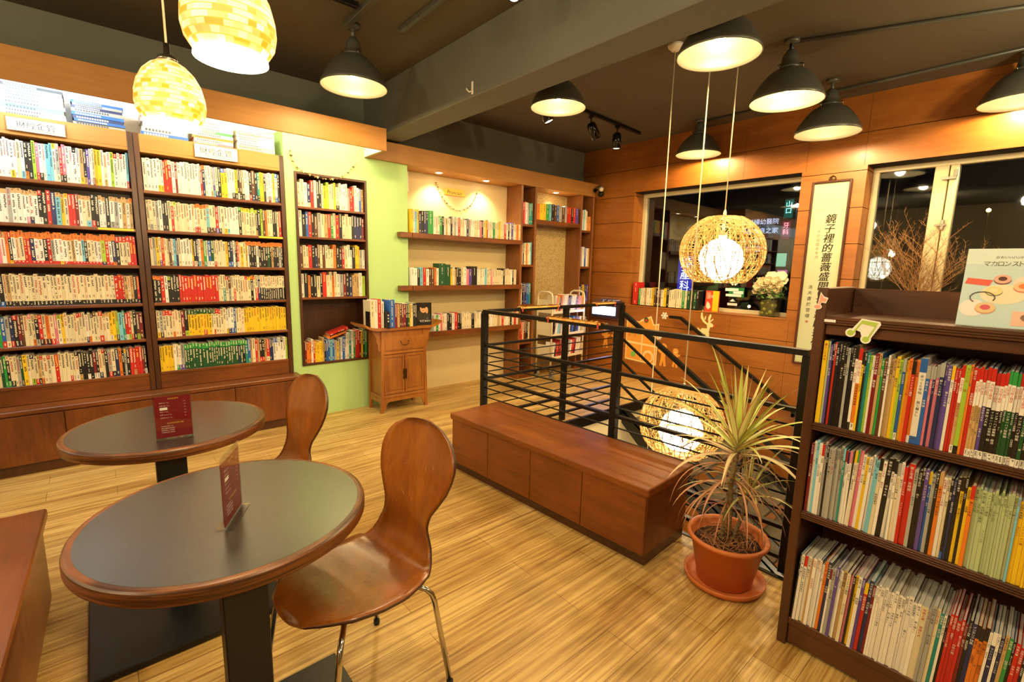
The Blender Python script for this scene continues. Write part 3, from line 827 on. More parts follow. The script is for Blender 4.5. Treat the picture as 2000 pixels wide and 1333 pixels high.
# ------------------------------------------------------------------ bent plywood chairs
def make_chair():
    t = empty('dining_chair', (0, 0, 0))
    # profile in (forward, z); forward = -X local -> build with f along +X then face by rotation
    prof = [(.215, .425), (.205, .443), (.17, .453), (.10, .453), (.03, .448), (-.05, .443), (-.12, .443), (-.17, .450), (-.205, .470), (-.228, .507), (-.242, .55), (-.258, .62), (-.278, .70), (-.300, .78), (-.322, .86), (-.340, .925)]
    wid = [(0, .0), (.02, .10), (.06, .15), (.13, .195), (.22, .218), (.32, .222), (.42, .205), (.50, .165), (.55, .145), (.585, .127), (.615, .122), (.65, .130), (.70, .160), (.75, .187), (.80, .202), (.85, .206), (.90, .193), (.945, .160), (.98, .103), (1.0, .0)]
    # arc length
    ds = [0]
    for a, c in zip(prof[:-1], prof[1:]): ds.append(ds[-1]+math.dist(a, c))
    L = ds[-1]
    def P(s_):
        s_ *= L
        for i in range(len(ds)-1):
            if s_ <= ds[i+1]+1e-9:
                k = (s_-ds[i])/(ds[i+1]-ds[i]); return Vector((prof[i][0]*(1-k)+prof[i+1][0]*k, prof[i][1]*(1-k)+prof[i+1][1]*k))
        return Vector(prof[-1])
    def Wd(s_):
        for (a, wa), (c, wc) in zip(wid[:-1], wid[1:]):
            if s_ <= c+1e-9:
                k = (s_-a)/(c-a)
                if a == 0: k = math.sqrt(k)
                if c == 1.0: k = 1-math.sqrt(1-k)
                return wa*(1-k)+wc*k
        return 0
    ss = [0, .002, .006, .012, .02, .035]+[.05+.02*i for i in range(46)]+[.965, .98, .988, .994, .998, 1.0]
    ss = sorted(set(round(x, 4) for x in ss if x <= 1))
    m_ = MB(); NU = 14; th = .011
    rows = []
    for s_ in ss:
        c0 = P(max(0, s_-.02)); c1 = P(min(1, s_+.02)); tg = (c1-c0).normalized(); nrm = Vector((tg.y, -tg.x))  # towards sitter/top
        if nrm.y < 0 and s_ < .4: nrm = -nrm
        if s_ >= .4 and nrm.x < 0: nrm = -nrm
        p = P(s_); w = Wd(s_)
        rows.append((p, nrm, w, s_))
    for side in (0, 1):
        for (p, nrm, w, s_) in rows:
            for j in range(NU+1):
                u = -1+2*j/NU
                # seat dishes slightly, back curves round the sitter
                cup = (.012*(u*u)) if s_ < .45 else .022*u*u*min(1, (s_-.45)/.15)
                q = p + nrm*(cup - (th if side else 0))
                m_.v.append((q.x, u*w, q.y))
    NR = len(rows); N1 = NU+1
    for i in range(NR-1):
        for j in range(NU):
            a = i*N1+j
            m_.face((a, a+N1, a+N1+1, a+1), m=0, sm=True)
            a += NR*N1
            m_.face((a, a+1, a+N1+1, a+N1), m=0, sm=True)
        for j in (0, NU):
            a = i*N1+j; c_ = a+NR*N1
            q = (a, c_, c_+N1, a+N1) if j == NU else (a, a+N1, c_+N1, c_)
            m_.face(q[::-1], m=1, sm=True)
    srd = random.Random(31)
    def SP(s_, u):
        c0 = P(max(0, s_-.02)); c1 = P(min(1, s_+.02)); tg = (c1-c0).normalized(); nrm = Vector((tg.y, -tg.x))
        if nrm.y < 0 and s_ < .4: nrm = -nrm
        if s_ >= .4 and nrm.x < 0: nrm = -nrm
        cup = (.012*(u*u)) if s_ < .45 else .022*u*u*min(1, (s_-.45)/.15)
        q = P(s_)+nrm*(cup+.0006); return Vector((q.x, u*Wd(s_), q.y))
    for i in range(34):
        if i < 24: s_, u = srd.uniform(.24, .37), srd.gauss(.1, .28)
        elif i < 30: s_, u = srd.uniform(.60, .70), srd.uniform(-.6, .6)
        else: s_, u = srd.uniform(.76, .84), srd.uniform(-.5, .5)
        a = srd.uniform(0, PI); L_ = srd.uniform(.01, .035)
        p0, p1 = SP(s_, u), SP(s_+L_*math.sin(a), u+L_*5*math.cos(a)*.9)
        sd = (p1-p0).cross(SP(s_+.01, u)-SP(s_, u)+Vector((.001, .002, .004))).cross(p1-p0)
        sd = (SP(s_, u+.05)-SP(s_, u)).normalized()*.0007+(SP(s_+.01, u)-SP(s_, u)).normalized()*.0005
        m_.quad(p0-sd, p0+sd, p1+sd*.4, p1-sd*.4, m=2)
    m_.build('seat_shell', [M['chair_wood'], M['seat_edge'], plain('bare_wood', lin('#d9a860'), .6)], t)
    m_ = MB(); m_.rbox(-.12, .10, -.09, .09, .418, .430, .002); m_.build('mount_plate', M['black_powder'], t)
    for fx in (1, -1):
        for sy in (1, -1):
            m_ = MB()
            f0 = (.02 if fx > 0 else -.06)
            pts = [(f0, .02*sy, .413), (f0+.05*fx, .09*sy, .412), (f0+.09*fx, .145*sy, .41), (f0+.118*fx, .178*sy, .400), (f0+.132*fx, .193*sy, .380), (f0+.14*fx, .20*sy, .35), (f0+(.19)*fx, .225*sy, .015)]
            m_.tube(pts, .0095, 10)
            l = m_.build('leg', M['chrome'], t)
            m_ = MB(); m_.lathe([(.011, 0), (.0125, .004), (.0125, .022), (.0095, .026)], 12, c=(pts[-1][0]+.001, pts[-1][1], 0)); m_.build('foot_cap', M['rubber'], l)
    return t
ch = make_chair(); ch.location = (.565, 1.445, 0); ch.rotation_euler = (0, 0, R(189))
tag(ch, 'near bentwood chair with scratched seat, pulled up to the near table', 'chair', 'bent plywood chairs')
ch2 = copy_tree(ch); ch2.location = (.485, 2.42, 0); ch2.rotation_euler = (0, 0, R(188))
tag(ch2, 'farther bentwood chair behind the near table, only its oval back seen', 'chair', 'bent plywood chairs')

# ------------------------------------------------------------------ carved side cabinet
c0 = Vector((2.076, 4.335, 0)); CW, CD, CH = .535, .298, .875
t = empty('side_cabinet', (c0.x+CW/2, c0.y+CD/2, 0), label='carved brown wood side cabinet with upturned top against the green wall', cat='cabinet')
cw, cd = CW/2, CD/2
for sx in (-1, 1):
    for sy in (-1, 1):
        m_ = MB()
        n = len(m_.v)
        x1, y1 = sx*cw, sy*cd; x2, y2 = sx*(cw-.018), sy*(cd-.006)
        w_ = .032
        for z, x, y in ((0, x1, y1), (CH-.03, x2, y2)):
            for a, c in ((0, 0), (w_, 0), (w_, w_), (0, w_)):
                m_.v.append((x-sx*a, y-sy*c, z))
        for i in range(4):
            j = (i+1) % 4
            q = (n+i, n+j, n+4+j, n+4+i)
            m_.face(q if sx*sy > 0 else q[::-1])
        m_.face((n, n+3, n+2, n+1) if sx*sy > 0 else (n, n+1, n+2, n+3)); m_.face((n+4, n+5, n+6, n+7) if sx*sy > 0 else (n+7, n+6, n+5, n+4))
        m_.build('leg', M['cabinet_wood'], t)
m_ = MB(); m_.box(-cw+.024, cw-.024, -cd+.012, cd-.006, .155, CH-.03); m_.build('body', M['cabinet_wood'], t)
m_ = MB(); m_.rbox(-cw+.03, cw-.03, -cd+.002, -cd+.02, .145, .175, .006); m_.rbox(-cw+.02, -cw+.008, -cd+.03, cd-.03, .145, .175, .003); m_.rbox(cw-.02, cw-.008, -cd+.03, cd-.03, .145, .175, .003); m_.build('bottom_rail', M['cabinet_wood'], t)
m_ = MB(); m_.rbox(-cw+.035, cw-.035, -cd+.0, -cd+.02, .595, .622, .008); m_.build('middle_rail', M['cabinet_wood'], t)
# apron with brackets
m_ = MB(); poly = [(-cw+.034, .145), (-cw+.034, .035), (-cw+.05, .03), (-cw+.062, .085), (-cw+.085, .108), (cw-.085, .108), (cw-.062, .085), (cw-.05, .03), (cw-.034, .035), (cw-.034, .145)]
m_.prism(poly, (0, -cd+.006, 0), (1, 0, 0), (0, 0, 1), (0, .012, 0)); m_.build('apron', M['cabinet_wood'], t)
m_ = MB(); poly = [(-cd+.034, .145), (-cd+.034, .04), (-cd+.055, .10), (cd-.055, .10), (cd-.034, .04), (cd-.034, .145)]
m_.prism(poly, (-cw+.006, 0, 0), (0, 1, 0), (0, 0, 1), (.012, 0, 0)); m_.build('apron', M['cabinet_wood'], t)
# doors
for s_ in (-1, 1):
    a, c = (-cw+.042, -.003) if s_ < 0 else (.003, cw-.042)
    m_ = MB(); y = -cd+.012
    m_.rbox(a, c, y-.012, y, .185, .21, .004); m_.rbox(a, c, y-.012, y, .565, .588, .004); m_.rbox(a, a+.025, y-.012, y, .21, .565, .004); m_.rbox(c-.025, c, y-.012, y, .21, .565, .004)
    m_.box(a+.02, c-.02, y-.004, y, .20, .575); m_.rbox(a+.04, c-.04, y-.008, y-.003, .225, .55, .003)
    d = m_.build('door', M['cabinet_wood'], t)
    m_ = MB(); pl = [(-.0, .33), (s_*.014, .325), (s_*.018, .35), (s_*.012, .37), (s_*.018, .39), (s_*.018, .42), (s_*.010, .44), (0, .43)]
    m_.prism([(x+s_*.004, z) for x, z in pl], (0, y-.0145, 0), (1, 0, 0), (0, 0, 1), (0, .003, 0)); m_.tube([(s_*.012, y-.014, .375), (s_*.012, y-.024, .37), (s_*.012, y-.024, .345)], .0025, 6)
    m_.build('door_plate', plain('aged_brass', lin('#4a3318'), .45, .8) if s_ < 0 else bpy.data.materials['aged_brass'], d)
m_ = MB(); y = -cd+.012
m_.rbox(-cw+.042, cw-.042, y-.008, y, .632, .775, .003); m_.rbox(-cw+.052, cw-.052, y-.012, y-.006, .642, .765, .003)
d = m_.build('drawer', M['cabinet_wood'], t)
m_ = MB(); m_.tube([(-.045, y-.012, .725), (-.045, y-.024, .715), (-.035, y-.026, .695), (-.018, y-.027, .688), (.018, y-.027, .688), (.035, y-.026, .695), (.045, y-.024, .715), (.045, y-.012, .725)], .003, 6)
for x in (-.045, .045): m_.sphere((x, y-.014, .725), .006, 8, 6)
m_.build('drawer_handle', bpy.data.materials['aged_brass'], d)
# top with upturned ends
m_ = MB(); hw = cw+.168; prof = [(-hw, .055), (-hw+.05, .028), (-hw+.10, .012), (-hw+.14, .005)]
poly = [(-hw, .055+.0), (-hw+.045, .026), (-hw+.10, .006), (-hw+.16, 0), (hw-.16, 0), (hw-.10, .006), (hw-.045, .026), (hw, .055), (hw-.004, .072), (hw-.05, .048), (hw-.11, .030), (hw-.16, .028), (-hw+.16, .028), (-hw+.11, .030), (-hw+.05, .048), (-hw+.004, .072)]
n = len(m_.v)
L = len(poly)
for y in (-cd-.025, cd+.012):
    for x, z in poly: m_.v.append((x, y, z+CH-.03))
for i in range(L):
    j = (i+1) % L; m_.face((n+i, n+j, n+L+j, n+L+i))
idx = [(0, 1, 14, 15), (1, 2, 13, 14), (2, 3, 12, 13), (3, 4, 11, 12), (4, 5, 10, 11), (5, 6, 9, 10), (6, 7, 8, 9)]
for q in idx: m_.face([n+i for i in q][::-1]); m_.face([n+L+i for i in q])
m_.build('top', M['cabinet_wood'], t)
# carved brackets under the overhang
for sx in (-1, 1):
    m_ = MB(); poly = [(0, 0), (0, -.20), (.012, -.21), (.028, -.19), (.030, -.14), (.045, -.11), (.045, -.07), (.062, -.05), (.07, -.02), (.085, 0)]
    m_.prism([(x, z) for x, z in poly], (sx*(cw-.016), -cd+.02, CH-.03), (sx, 0, 0), (0, 0, 1), (0, .014, 0)); m_.build('bracket', M['cabinet_wood'], t)
CABTOP = CH-.03+.028

# ------------------------------------------------------------------ magazine bookcase in the right foreground
BX, BY = 2.0, .583
t = empty('magazine_bookcase', (BX, -.30, 0), label='dark wood magazine bookcase with ribbed shelf edges in the right foreground', cat='bookcase')
oy = -.30
def Pp(name, a, mat='case_wood_y', bb=.003):
    m_ = MB(); m_.rbox(*a, bb); return m_.build(name, M[mat], t)
y1 = BY-oy; y0 = -1.20-oy; T = .034
Pp('side_panel', (0, .34, y1-T, y1, 0, 1.45), 'case_wood')
Pp('side_panel', (0, .34, y0, y0+T, 0, 1.45), 'case_wood')
Pp('back_panel', (.325, .34, y0+T, y1-T, .03, 1.445))
for z in (1.347, .945, .585, .125):
    m_ = MB()
    m_.rbox(.004, .325, y0+T, y1-T, z-.03, z, .002)
    if z < 1.3 and z > .2 or z > 1.3:
        for dz in (.006, .014, .022): m_.rbox(-.002, .006, y0+T, y1-T, z-dz-.005, z-dz, .001)
    m_.build('shelf', M['case_wood_y'], t)
Pp('apron', (.012, .03, y0+T, y1-T, 1.28, 1.317))
Pp('plinth', (.012, .03, y0+T, y1-T, .012, .095))

# ------------------------------------------------------------------ high-bay ceiling lamps
def make_bay():
    t = empty('ceiling_lamp', (0, 0, 0))          # origin at the middle of the rim
    Ro = .25
    out = [(Ro, 0), (Ro+.004, .004), (Ro-.004, .03), (Ro-.03, .085), (Ro-.07, .145), (Ro-.115, .195), (.085, .225), (.07, .232)]
    inn = [(.06, .222), (.08, .215), (Ro-.12, .188), (Ro-.075, .14), (Ro-.035, .08), (Ro-.010, .03), (Ro-.005, .004)]
    m_ = MB(); m_.lathe(out+inn, 40, mats=[0]*8+[1]*7, close=True); m_.build('lamp_shade', [M['lamp_grey'], M['lamp_in']], t)
    m_ = MB(); m_.lathe([(.07, .228), (.075, .232), (.075, .245), (.062, .25), (.058, .30), (.05, .33), (.036, .345), (.03, .36), (.0, .362)], 20); m_.build('lamp_housing', M['lamp_grey'], t)
    m_ = MB(); m_.sphere((.0, 0, .125), .036, 14, 10, sz=1.5); m_.tube([(0, 0, .17), (0, 0, .225)], .022, 12); m_.build('bulb', M['bulb'], t)
    for k in range(3):
        a = k*2*PI/3+.5
        m_ = MB(); m_.tube([(.078*math.cos(a), .078*math.sin(a), .222), (.095*math.cos(a), .095*math.sin(a), .232), (.092*math.cos(a), .092*math.sin(a), .25), (.07*math.cos(a), .07*math.sin(a), .256)], .005, 6); m_.build('clip', M['steel'], t)
    return t
bays = [((1403, 110, 155, .46), 'grey dome ceiling lamp above the stairwell, partly behind the beam'),
        ((692, 172, 125, .47), 'grey dome ceiling lamp left of the beam, before the cove header'),
        ((1090, 212, 107, .47), 'grey dome ceiling lamp behind the beam, among the black spotlights'),
        ((1535, 200, 130, .50), 'brightly glaring dome ceiling lamp between the cords and the scroll'),
        ((1615, 262, 113, .52), 'grey dome ceiling lamp closest to the wooden wall, above the scroll'),
        ((1363, 303, 83, .49), 'small grey dome ceiling lamp before the wooden wall, left of the scroll'),
        ((1995, 200, 128, .50), 'grey dome ceiling lamp cut by the right picture edge')]
shade0 = None
for i, ((x_, y_, w_, D_), lab) in enumerate(bays):
    p_ = Vector((0, 0, CAMH)) + ray(x_, y_)*(D_*FPX/w_)
    if shade0 is None: shade0 = o = make_bay()
    else: o = copy_tree(shade0)
    k_ = D_/.50; o.location = p_; tag(o, lab, 'ceiling lamp', 'dome ceiling lamps')
    for c_ in o.children: c_.scale = (k_, k_, k_)
    tag(o)
    m_ = MB(); top = ZC-p_.z; m_.tube([(0, 0, .355*k_), (0, 0, top-.012)], .016, 10); m_.lathe([(.0, top-.03), (.05, top-.027), (.055, top), (.0, top)], 16); m_.build('ceiling_mount', M['lamp_grey'], o)
    lamp('ceiling_lamp_bulb', 'POINT', (p_.x, p_.y, p_.z+.045*k_), 30 if i != 3 else 60, WARM, .05)

# conduits and track on the ceiling
def conduit(label, pts, r=.016, mat='lamp_grey'):
    m_ = MB(); o_ = Vector(pts[0])
    m_.tube([Vector(p)-o_ for p in pts], r, 8)
    tag(m_.build('conduit', M[mat], None, o_), label, 'conduit', 'ceiling conduits')
zc = ZC-.017
conduit('grey ceiling conduit running right from the glaring lamp', [(4.03, 1.54, zc), (4.55, .385, zc), (5.1, -.9, zc)], .014)
conduit('grey ceiling conduit running right beside the wooden wall', [(5.05, 1.54, zc), (5.15, 2.75, zc)], .014) if False else conduit('grey ceiling conduit beside the wooden wall, through two dome lamps', [(5.40, 3.0, zc), (5.36, 1.54, zc), (5.33, -.9, zc)], .014)
m_ = MB(); m_.rbox(-.018, .018, -1.1, 1.1, -.035, 0, .004)
tag(m_.build('light_track', M['lamp_grey'], None, (1.82, 2.3, ZC), (0, 0, R(-1))), 'pale grey track on the ceiling close to the beam', 'track', 'ceiling tracks')
m_ = MB(); m_.rbox(-.02, .02, -1.0, 1.0, -.035, 0, .004)
tag(m_.build('light_track', M['lamp_grey'], None, (1.50, 2.62, ZC), (0, 0, R(-1))), 'grey track leading up to the lamp left of the beam', 'track', 'ceiling tracks')
m_ = MB(); m_.rbox(-.75, .75, -.018, .018, -.035, 0, .003)
tag(m_.build('light_track', M['black_metal'], None, (.72, 3.30, ZC), (0, 0, 0)), 'dark track on the ceiling running left from the lamp before the cove', 'track', 'ceiling tracks')
# black spotlight track behind the beam
t = empty('spotlight_track', (4.05, 3.62, ZC), R(4), label='black ceiling track holding three black spotlights', cat='track')
m_ = MB(); m_.rbox(-1.2, 1.25, -.018, .018, -.034, 0, .003); m_.build('track_rail', M['black_metal'], t)
def spotlight(loc, tilt, rz, label, on):
    t = empty('spotlight', loc, rz, label=label, cat='spotlight', group='black track spotlights')
    m_ = MB(); m_.rbox(-.03, .03, -.016, .016, -.03, 0, .003); m_.tube([(0, 0, -.03), (0, 0, -.09)], .007, 8); m_.build('adapter', M['black_gloss'], t)
    h_ = empty('lamp_head', (0, 0, -.095)); h_.parent = t; h_.rotation_euler = (tilt, 0, 0)
    m_ = MB(); m_.lathe([(.0, .02), (.03, .018), (.048, .0), (.052, -.03), (.052, -.165), (.046, -.165), (.044, -.12), (.0, -.115)], 24); m_.build('head_shell', M['black_gloss'], h_)
    m_ = MB(); m_.lathe([(.0, -.15), (.043, -.15), (.043, -.155), (.0, -.155)], 20); m_.build('reflector', M['spot_bulb'] if on else M['dim_bulb'], h_)
    if on:
        l = lamp('spotlight_beam', 'SPOT', (0, 0, -.17), 40, (1, .82, .52), .03, spot=R(60)); l.parent = h_
spotlight((3.48, 3.585, ZC-.034), R(-24), R(40), 'left black spotlight on the track, tilted left', False)
spotlight((4.28, 3.64, ZC-.034), R(-30), R(70), 'middle black spotlight on the track, lit and tilted', True)
spotlight((4.80, 3.675, ZC-.034), R(0), R(0), 'right black spotlight on the track, hanging straight down', False)

q = pz(1004, -6, 2.93)
t = empty('spotlight', (q.x, q.y, ZC), 0, label='glaring spotlight at the top picture edge, left of the beam', cat='spotlight')
m_ = MB(); m_.rbox(-.03, .03, -.02, .02, -.03, 0, .003); m_.tube([(0, 0, -.03), (0, 0, -.10)], .008, 8); m_.build('adapter', M['black_gloss'], t)
m_ = MB(); m_.lathe([(.0, -.09), (.03, -.095), (.05, -.12), (.052, -.27), (.047, -.27), (.045, -.22), (0, -.21)], 24); m_.build('head_shell', M['black_gloss'], t)
m_ = MB(); m_.sphere((0, 0, -.255), .034, 14, 10); m_.build('bulb', M['bulb'], t)
lamp('spotlight_bulb', 'SPOT', (q.x, q.y, ZC-.30), 30, WARM2, .04, spot=R(130))
# hook and security camera
t = empty('wall_hook', (2.232, 3.05, 2.80), label='small white hook stuck low on the beam', cat='hook')
m_ = MB(); m_.rbox(-.006, .003, -.01, .01, -.045, .045, .003); m_.tube([(-.005, 0, -.02), (-.02, .012, -.03), (-.03, .03, -.012), (-.028, .036, .0)], .005, 8); m_.build('hook_body', M['white'], t)
t = empty('security_camera', (5.60, 4.638, 2.62), label='small dark security camera at the end of the header in the corner', cat='camera')
m_ = MB(); m_.lathe([(0, 0), (.03, .0), (.03, .01), (0, .012)], 16); mt_ = Matrix.Rotation(R(90), 4, 'X'); m2 = MB(); m2.merge(m_, mt_); m2.tube([(0, -.01, 0), (0, -.05, .0), (-.02, -.07, .005)], .009, 8); m2.build('bracket', M['black_metal'], t)
m_ = MB(); m_.tube([(.03, -.06, .03), (-.03, -.15, -.0)], .038, 16); m_.build('camera_housing', plain('camera_grey', lin('#6e664e'), .4), t)
m_ = MB(); m_.tube([(-.0301, -.1502, -.0001), (-.0345, -.1566, -.002)], .026, 14); m_.tube([(-.0345, -.1566, -.002), (-.036, -.159, -.0028)], .012, 12); m_.build('lens', M['cream_metal'], t)
m_ = MB(); m_.sphere((.045, -.085, -.05), .042, 14, 10); m_.tube([(.02, -.06, -.01), (.045, -.085, -.04)], .01, 8); m_.build('infrared_lamp', M['black_gloss'], t)

# ------------------------------------------------------------------ woven ball pendants over the stairwell
def make_woven():
    rnd = random.Random(3)
    t = empty('woven_pendant', (0, 0, 0))
    Rw = .300; sq = .93
    m_ = MB()
    def ring(nrm, off, wob=0.0, r=.0032, seg=44):
        nrm = Vector(nrm).normalized(); a = nrm.orthogonal().normalized(); b_ = nrm.cross(a)
        rr = math.sqrt(max(.0, 1-off*off))
        ph = rnd.random()*6; k = rnd.choice((2, 3, 5)); pts = []
        for i in range(seg+1):
            th = 2*PI*i/seg
            o2 = off+wob*math.sin(k*th+ph)
            q = nrm*o2 + (a*math.cos(th)+b_*math.sin(th))*math.sqrt(max(0, 1-o2*o2))
            R_ = Rw*(1+.012*math.sin(7*th+ph))
            q = q*R_; q.z *= sq
            if q.z < -Rw*sq*.82: q.z = -Rw*sq*.82
            if q.z > Rw*sq*.93: q.z = Rw*sq*.93
            pts.append(q)
        m_.tube(pts, r, 4, caps=False, flat=.6)
    for i in range(17):
        o_ = -.80+1.68*i/16
        ring((rnd.uniform(-.06, .06), rnd.uniform(-.06, .06), 1), o_, .02, .0034)
        if i in (0, 1, 8, 15, 16): ring((rnd.uniform(-.03, .03), rnd.uniform(-.03, .03), 1), o_+.02, .01, .0036)
    for i in range(46):
        th = PI*i/46+rnd.uniform(-.03, .03); tilt = rnd.uniform(-.35, .35)
        ring((math.cos(th), math.sin(th), tilt), rnd.uniform(-.25, .25), .05, .0026)
    for i in range(26):
        v = Vector((rnd.gauss(0, 1), rnd.gauss(0, 1), rnd.gauss(0, 1))).normalized()
        ring(v, rnd.uniform(-.5, .6), .04, .0026)
    m_.build('woven_shade', M['straw'], t)
    m_ = MB(); m_.sphere((0, 0, -.055), .158, 28, 18); m_.build('glass_globe', M['globe'], t)
    m_ = MB(); m_.tube([(0, 0, .09), (0, 0, .14)], .03, 12); m_.tube([(0, 0, .14), (0, 0, .275)], .012, 10); m_.lathe([(0, .25), (.012, .25), (.012, .29), (.006, .31), (0, .312)], 12); m_.build('lamp_holder', M['white'], t)
    return t
def cord_canopy(t, L, canopy=True):
    m_ = MB(); m_.tube([(0, 0, .30), (0, 0, L-.01)], .0045, 6); m_.build('cord', M['cream_metal'], t)
    if canopy:
        m_ = MB(); m_.lathe([(0, L-.045), (.03, L-.045), (.055, L-.02), (.06, L), (0, L)], 20); m_.build('ceiling_canopy', M['white'], t)
def on_ray(x, y, w, D):
    return Vector((0, 0, CAMH)) + ray(x, y)*(D*FPX/w)
UP = Vector((3.60, 1.722, 1.645))
wp = make_woven()
wl = copy_tree(wp); wd = copy_tree(wp)
wp.location = UP; tag(wp, 'upper woven ball pendant with glowing globe, before the window', 'pendant lamp', 'woven ball pendants')
cord_canopy(wp, ZC-UP.z)
LO = Vector((3.22, 1.73, .37))
wl.location = LO; wl.rotation_euler = (0, 0, R(70)); tag(wl, 'lower woven ball pendant with glowing globe, behind the bench and railing', 'pendant lamp', 'woven ball pendants')
cord_canopy(wl, ZC-LO.z)
wd.location = (3.493, 2.168, -.75); tag(wd, 'lowest woven ball pendant, only its long cord and ceiling canopy in view', 'pendant lamp', 'woven ball pendants')
cord_canopy(wd, ZC+.75)

# ------------------------------------------------------------------ shell pendants over the tables
def make_shell():
    t = empty('shell_pendant', (0, 0, 0))
    pr = [(.085, 0), (.104, .03), (.110, .06), (.108, .095), (.098, .135), (.080, .17), (.056, .195), (.034, .208), (.028, .210)]
    inn = [(r-.004, z-.002 if z > .05 else z) for r, z in pr[::-1]]
    m_ = MB(); m_.lathe(pr+inn, 40, close=True); m_.build('lamp_shade', M['mosaic'], t)
    m_ = MB(); m_.lathe([(.086, .000), (.0875, -.012), (.0, -.030)], 32); m_.build('diffuser', M['globe'], t)
    m_ = MB(); m_.lathe([(.034, .208), (.03, .222), (.016, .232), (.010, .236), (.010, .27), (.0, .272)], 20); m_.build('lamp_cap', M['steel'], t)
    return t
sp1 = make_shell(); sp2 = copy_tree(sp1)
q = on_ray(333, 190, 115, .215); sp1.location = (q.x, q.y, q.z-.09)
tag(sp1, 'amber shell mosaic pendant lamp, the whole shade in view', 'pendant lamp', 'shell pendants over the tables')
m_ = MB(); m_.tube([(0, 0, .27), (0, 0, ZC-sp1.location.z)], .004, 6); m_.build('cord', M['cream_metal'], sp1)
q2 = on_ray(447, 28, 162, .215); sp2.location = (q2.x, q2.y, q2.z-.10)
tag(sp2, 'glaring shell pendant lamp cut by the top picture edge', 'pendant lamp', 'shell pendants over the tables')
m_ = MB(); m_.tube([(0, 0, .27), (0, 0, ZC-sp2.location.z)], .004, 6); m_.build('cord', M['cream_metal'], sp2)
for s_ in (sp1, sp2):
    lamp('pendant_glow', 'POINT', (s_.location.x, s_.location.y, s_.location.z-.09), 11, (1, .78, .42), .06)

# ------------------------------------------------------------------ potted dracaena
PX, PY = 2.215, .905
t = empty('potted_dracaena', (PX, PY, 0), label='potted dracaena with red-edged drooping leaves before the railing', cat='potted plant')
m_ = MB(); m_.lathe([(0, 0), (.15, 0), (.178, .012), (.186, .036), (.180, .038), (.168, .018), (.14, .010), (0, .010)], 48); m_.build('saucer', M['terracotta'], t)
m_ = MB(); m_.lathe([(0, .012), (.118, .012), (.126, .018), (.165, .222), (.182, .226), (.186, .236), (.182, .246), (.170, .246), (.160, .232), (.150, .19), (0, .19)], 48); m_.build('pot', M['terracotta'], t)
rnd = random.Random(11)
m_ = MB(); m_.lathe([(0, .205), (.08, .203), (.152, .195), (.150, .185), (0, .18)], 30)
for i in range(160):
    a = rnd.uniform(0, 2*PI); r0 = rnd.uniform(.02, .14); a2 = a+rnd.uniform(-1.5, 1.5); r1_ = min(.148, r0+rnd.uniform(-.05, .05))
    p_ = Vector((r0*math.cos(a), r0*math.sin(a), .205+rnd.uniform(0, .02))); q_ = Vector((r1_*math.cos(a2)*.9, r1_*math.sin(a2)*.9, .203+rnd.uniform(0, .025)))
    m_.tube([p_, (p_+q_)/2+Vector((0, 0, .012)), q_], .0018, 3, col=mixc(lin('#6b3c1c'), lin('#c08a58'), rnd.random()), m=1)
m_.build('soil', [M['soil'], M['matte_col']], t)
def stemshape(x, y): pass
stems = [([(0.01, 0, .19), (.012, .005, .35), (.0, .01, .50), (.005, .0, .62), (.01, -.0, .70)], .012), ([(.02, -.01, .19), (.05, -.035, .32), (.065, -.05, .46)], .009), ([(-.02, .02, .19), (-.01, .02, .34), (-.005, .015, .44)], .008)]
for pts, r_ in stems:
    m_ = MB(); m_.tube(pts, r_, 8)
    for k in range(int((pts[-1][2]-.2)/.022)):
        z = .2+k*.022
        # leaf-scar rings
        for (a, c) in zip(pts[:-1], pts[1:]):
            if a[2] <= z <= c[2]:
                f_ = (z-a[2])/(c[2]-a[2]); x_ = a[0]+(c[0]-a[0])*f_; y_ = a[1]+(c[1]-a[1])*f_
                m_.lathe([(r_+.0005, -.003), (r_+.003, 0), (r_+.0005, .003)], 8, c=(x_, y_, z))
    m_.build('stem', plain('dracaena_stem', lin('#8f8058'), .8, noise=.2), t) if 'dracaena_stem' not in bpy.data.materials else m_.build('stem', bpy.data.materials['dracaena_stem'], t)
def leaf(m_, base, az, el, L, droop, w, cc, edge):
    """strap leaf bending under its weight; cream-green middle, red edges"""
    N = 11; d = Vector((math.cos(az)*math.cos(el), math.sin(az)*math.cos(el), math.sin(el)))
    p = Vector(base); side = Vector((-math.sin(az), math.cos(az), 0)); tw = rnd.uniform(-.5, .5)
    rows = []
    for i in range(N+1):
        f_ = i/N
        ww = w*(.55+.45*min(1, f_*5))*(1-f_**2.2)+.0004
        nrm = d.cross(side).normalized(); s2 = (side*math.cos(tw*f_)+nrm*math.sin(tw*f_))
        rows.append((p.copy(), s2, ww, nrm))
        p = p + d*(L/N)
        d = (d+Vector((0, 0, -droop/N*(.3+1.4*f_)))).normalized()
        rad = math.hypot(p.x, p.y)
        if p.z < .262 and rad < .19: p.z = .262; d.z = abs(d.z)*.0
        if p.z < .045: p.z = .045; d.z = 0; d.normalize()
    for (a, sa, wa, na), (c, sc, wc, nc) in zip(rows[:-1], rows[1:]):
        for u0, u1, cl in ((-1, -.76, edge), (-.76, 0, cc), (0, .76, mixc(cc, G1, .18)), (.76, 1, edge)):
            f0 = -na*.25*wa*(1-abs(u0)); f1 = -na*.25*wa*(1-abs(u1)); g0 = -nc*.25*wc*(1-abs(u0)); g1 = -nc*.25*wc*(1-abs(u1))
            m_.quad(a+sa*wa*u0+f0, a+sa*wa*u1+f1, c+sc*wc*u1+g1, c+sc*wc*u0+g0, cl, 0, True)
G1, G2, CR, PK, RD, BR = lin('#b4d244'), lin('#94b43e'), lin('#fbeeb4'), lin('#c98a70'), lin('#8c3a34'), lin('#a8794c')
m_ = MB()
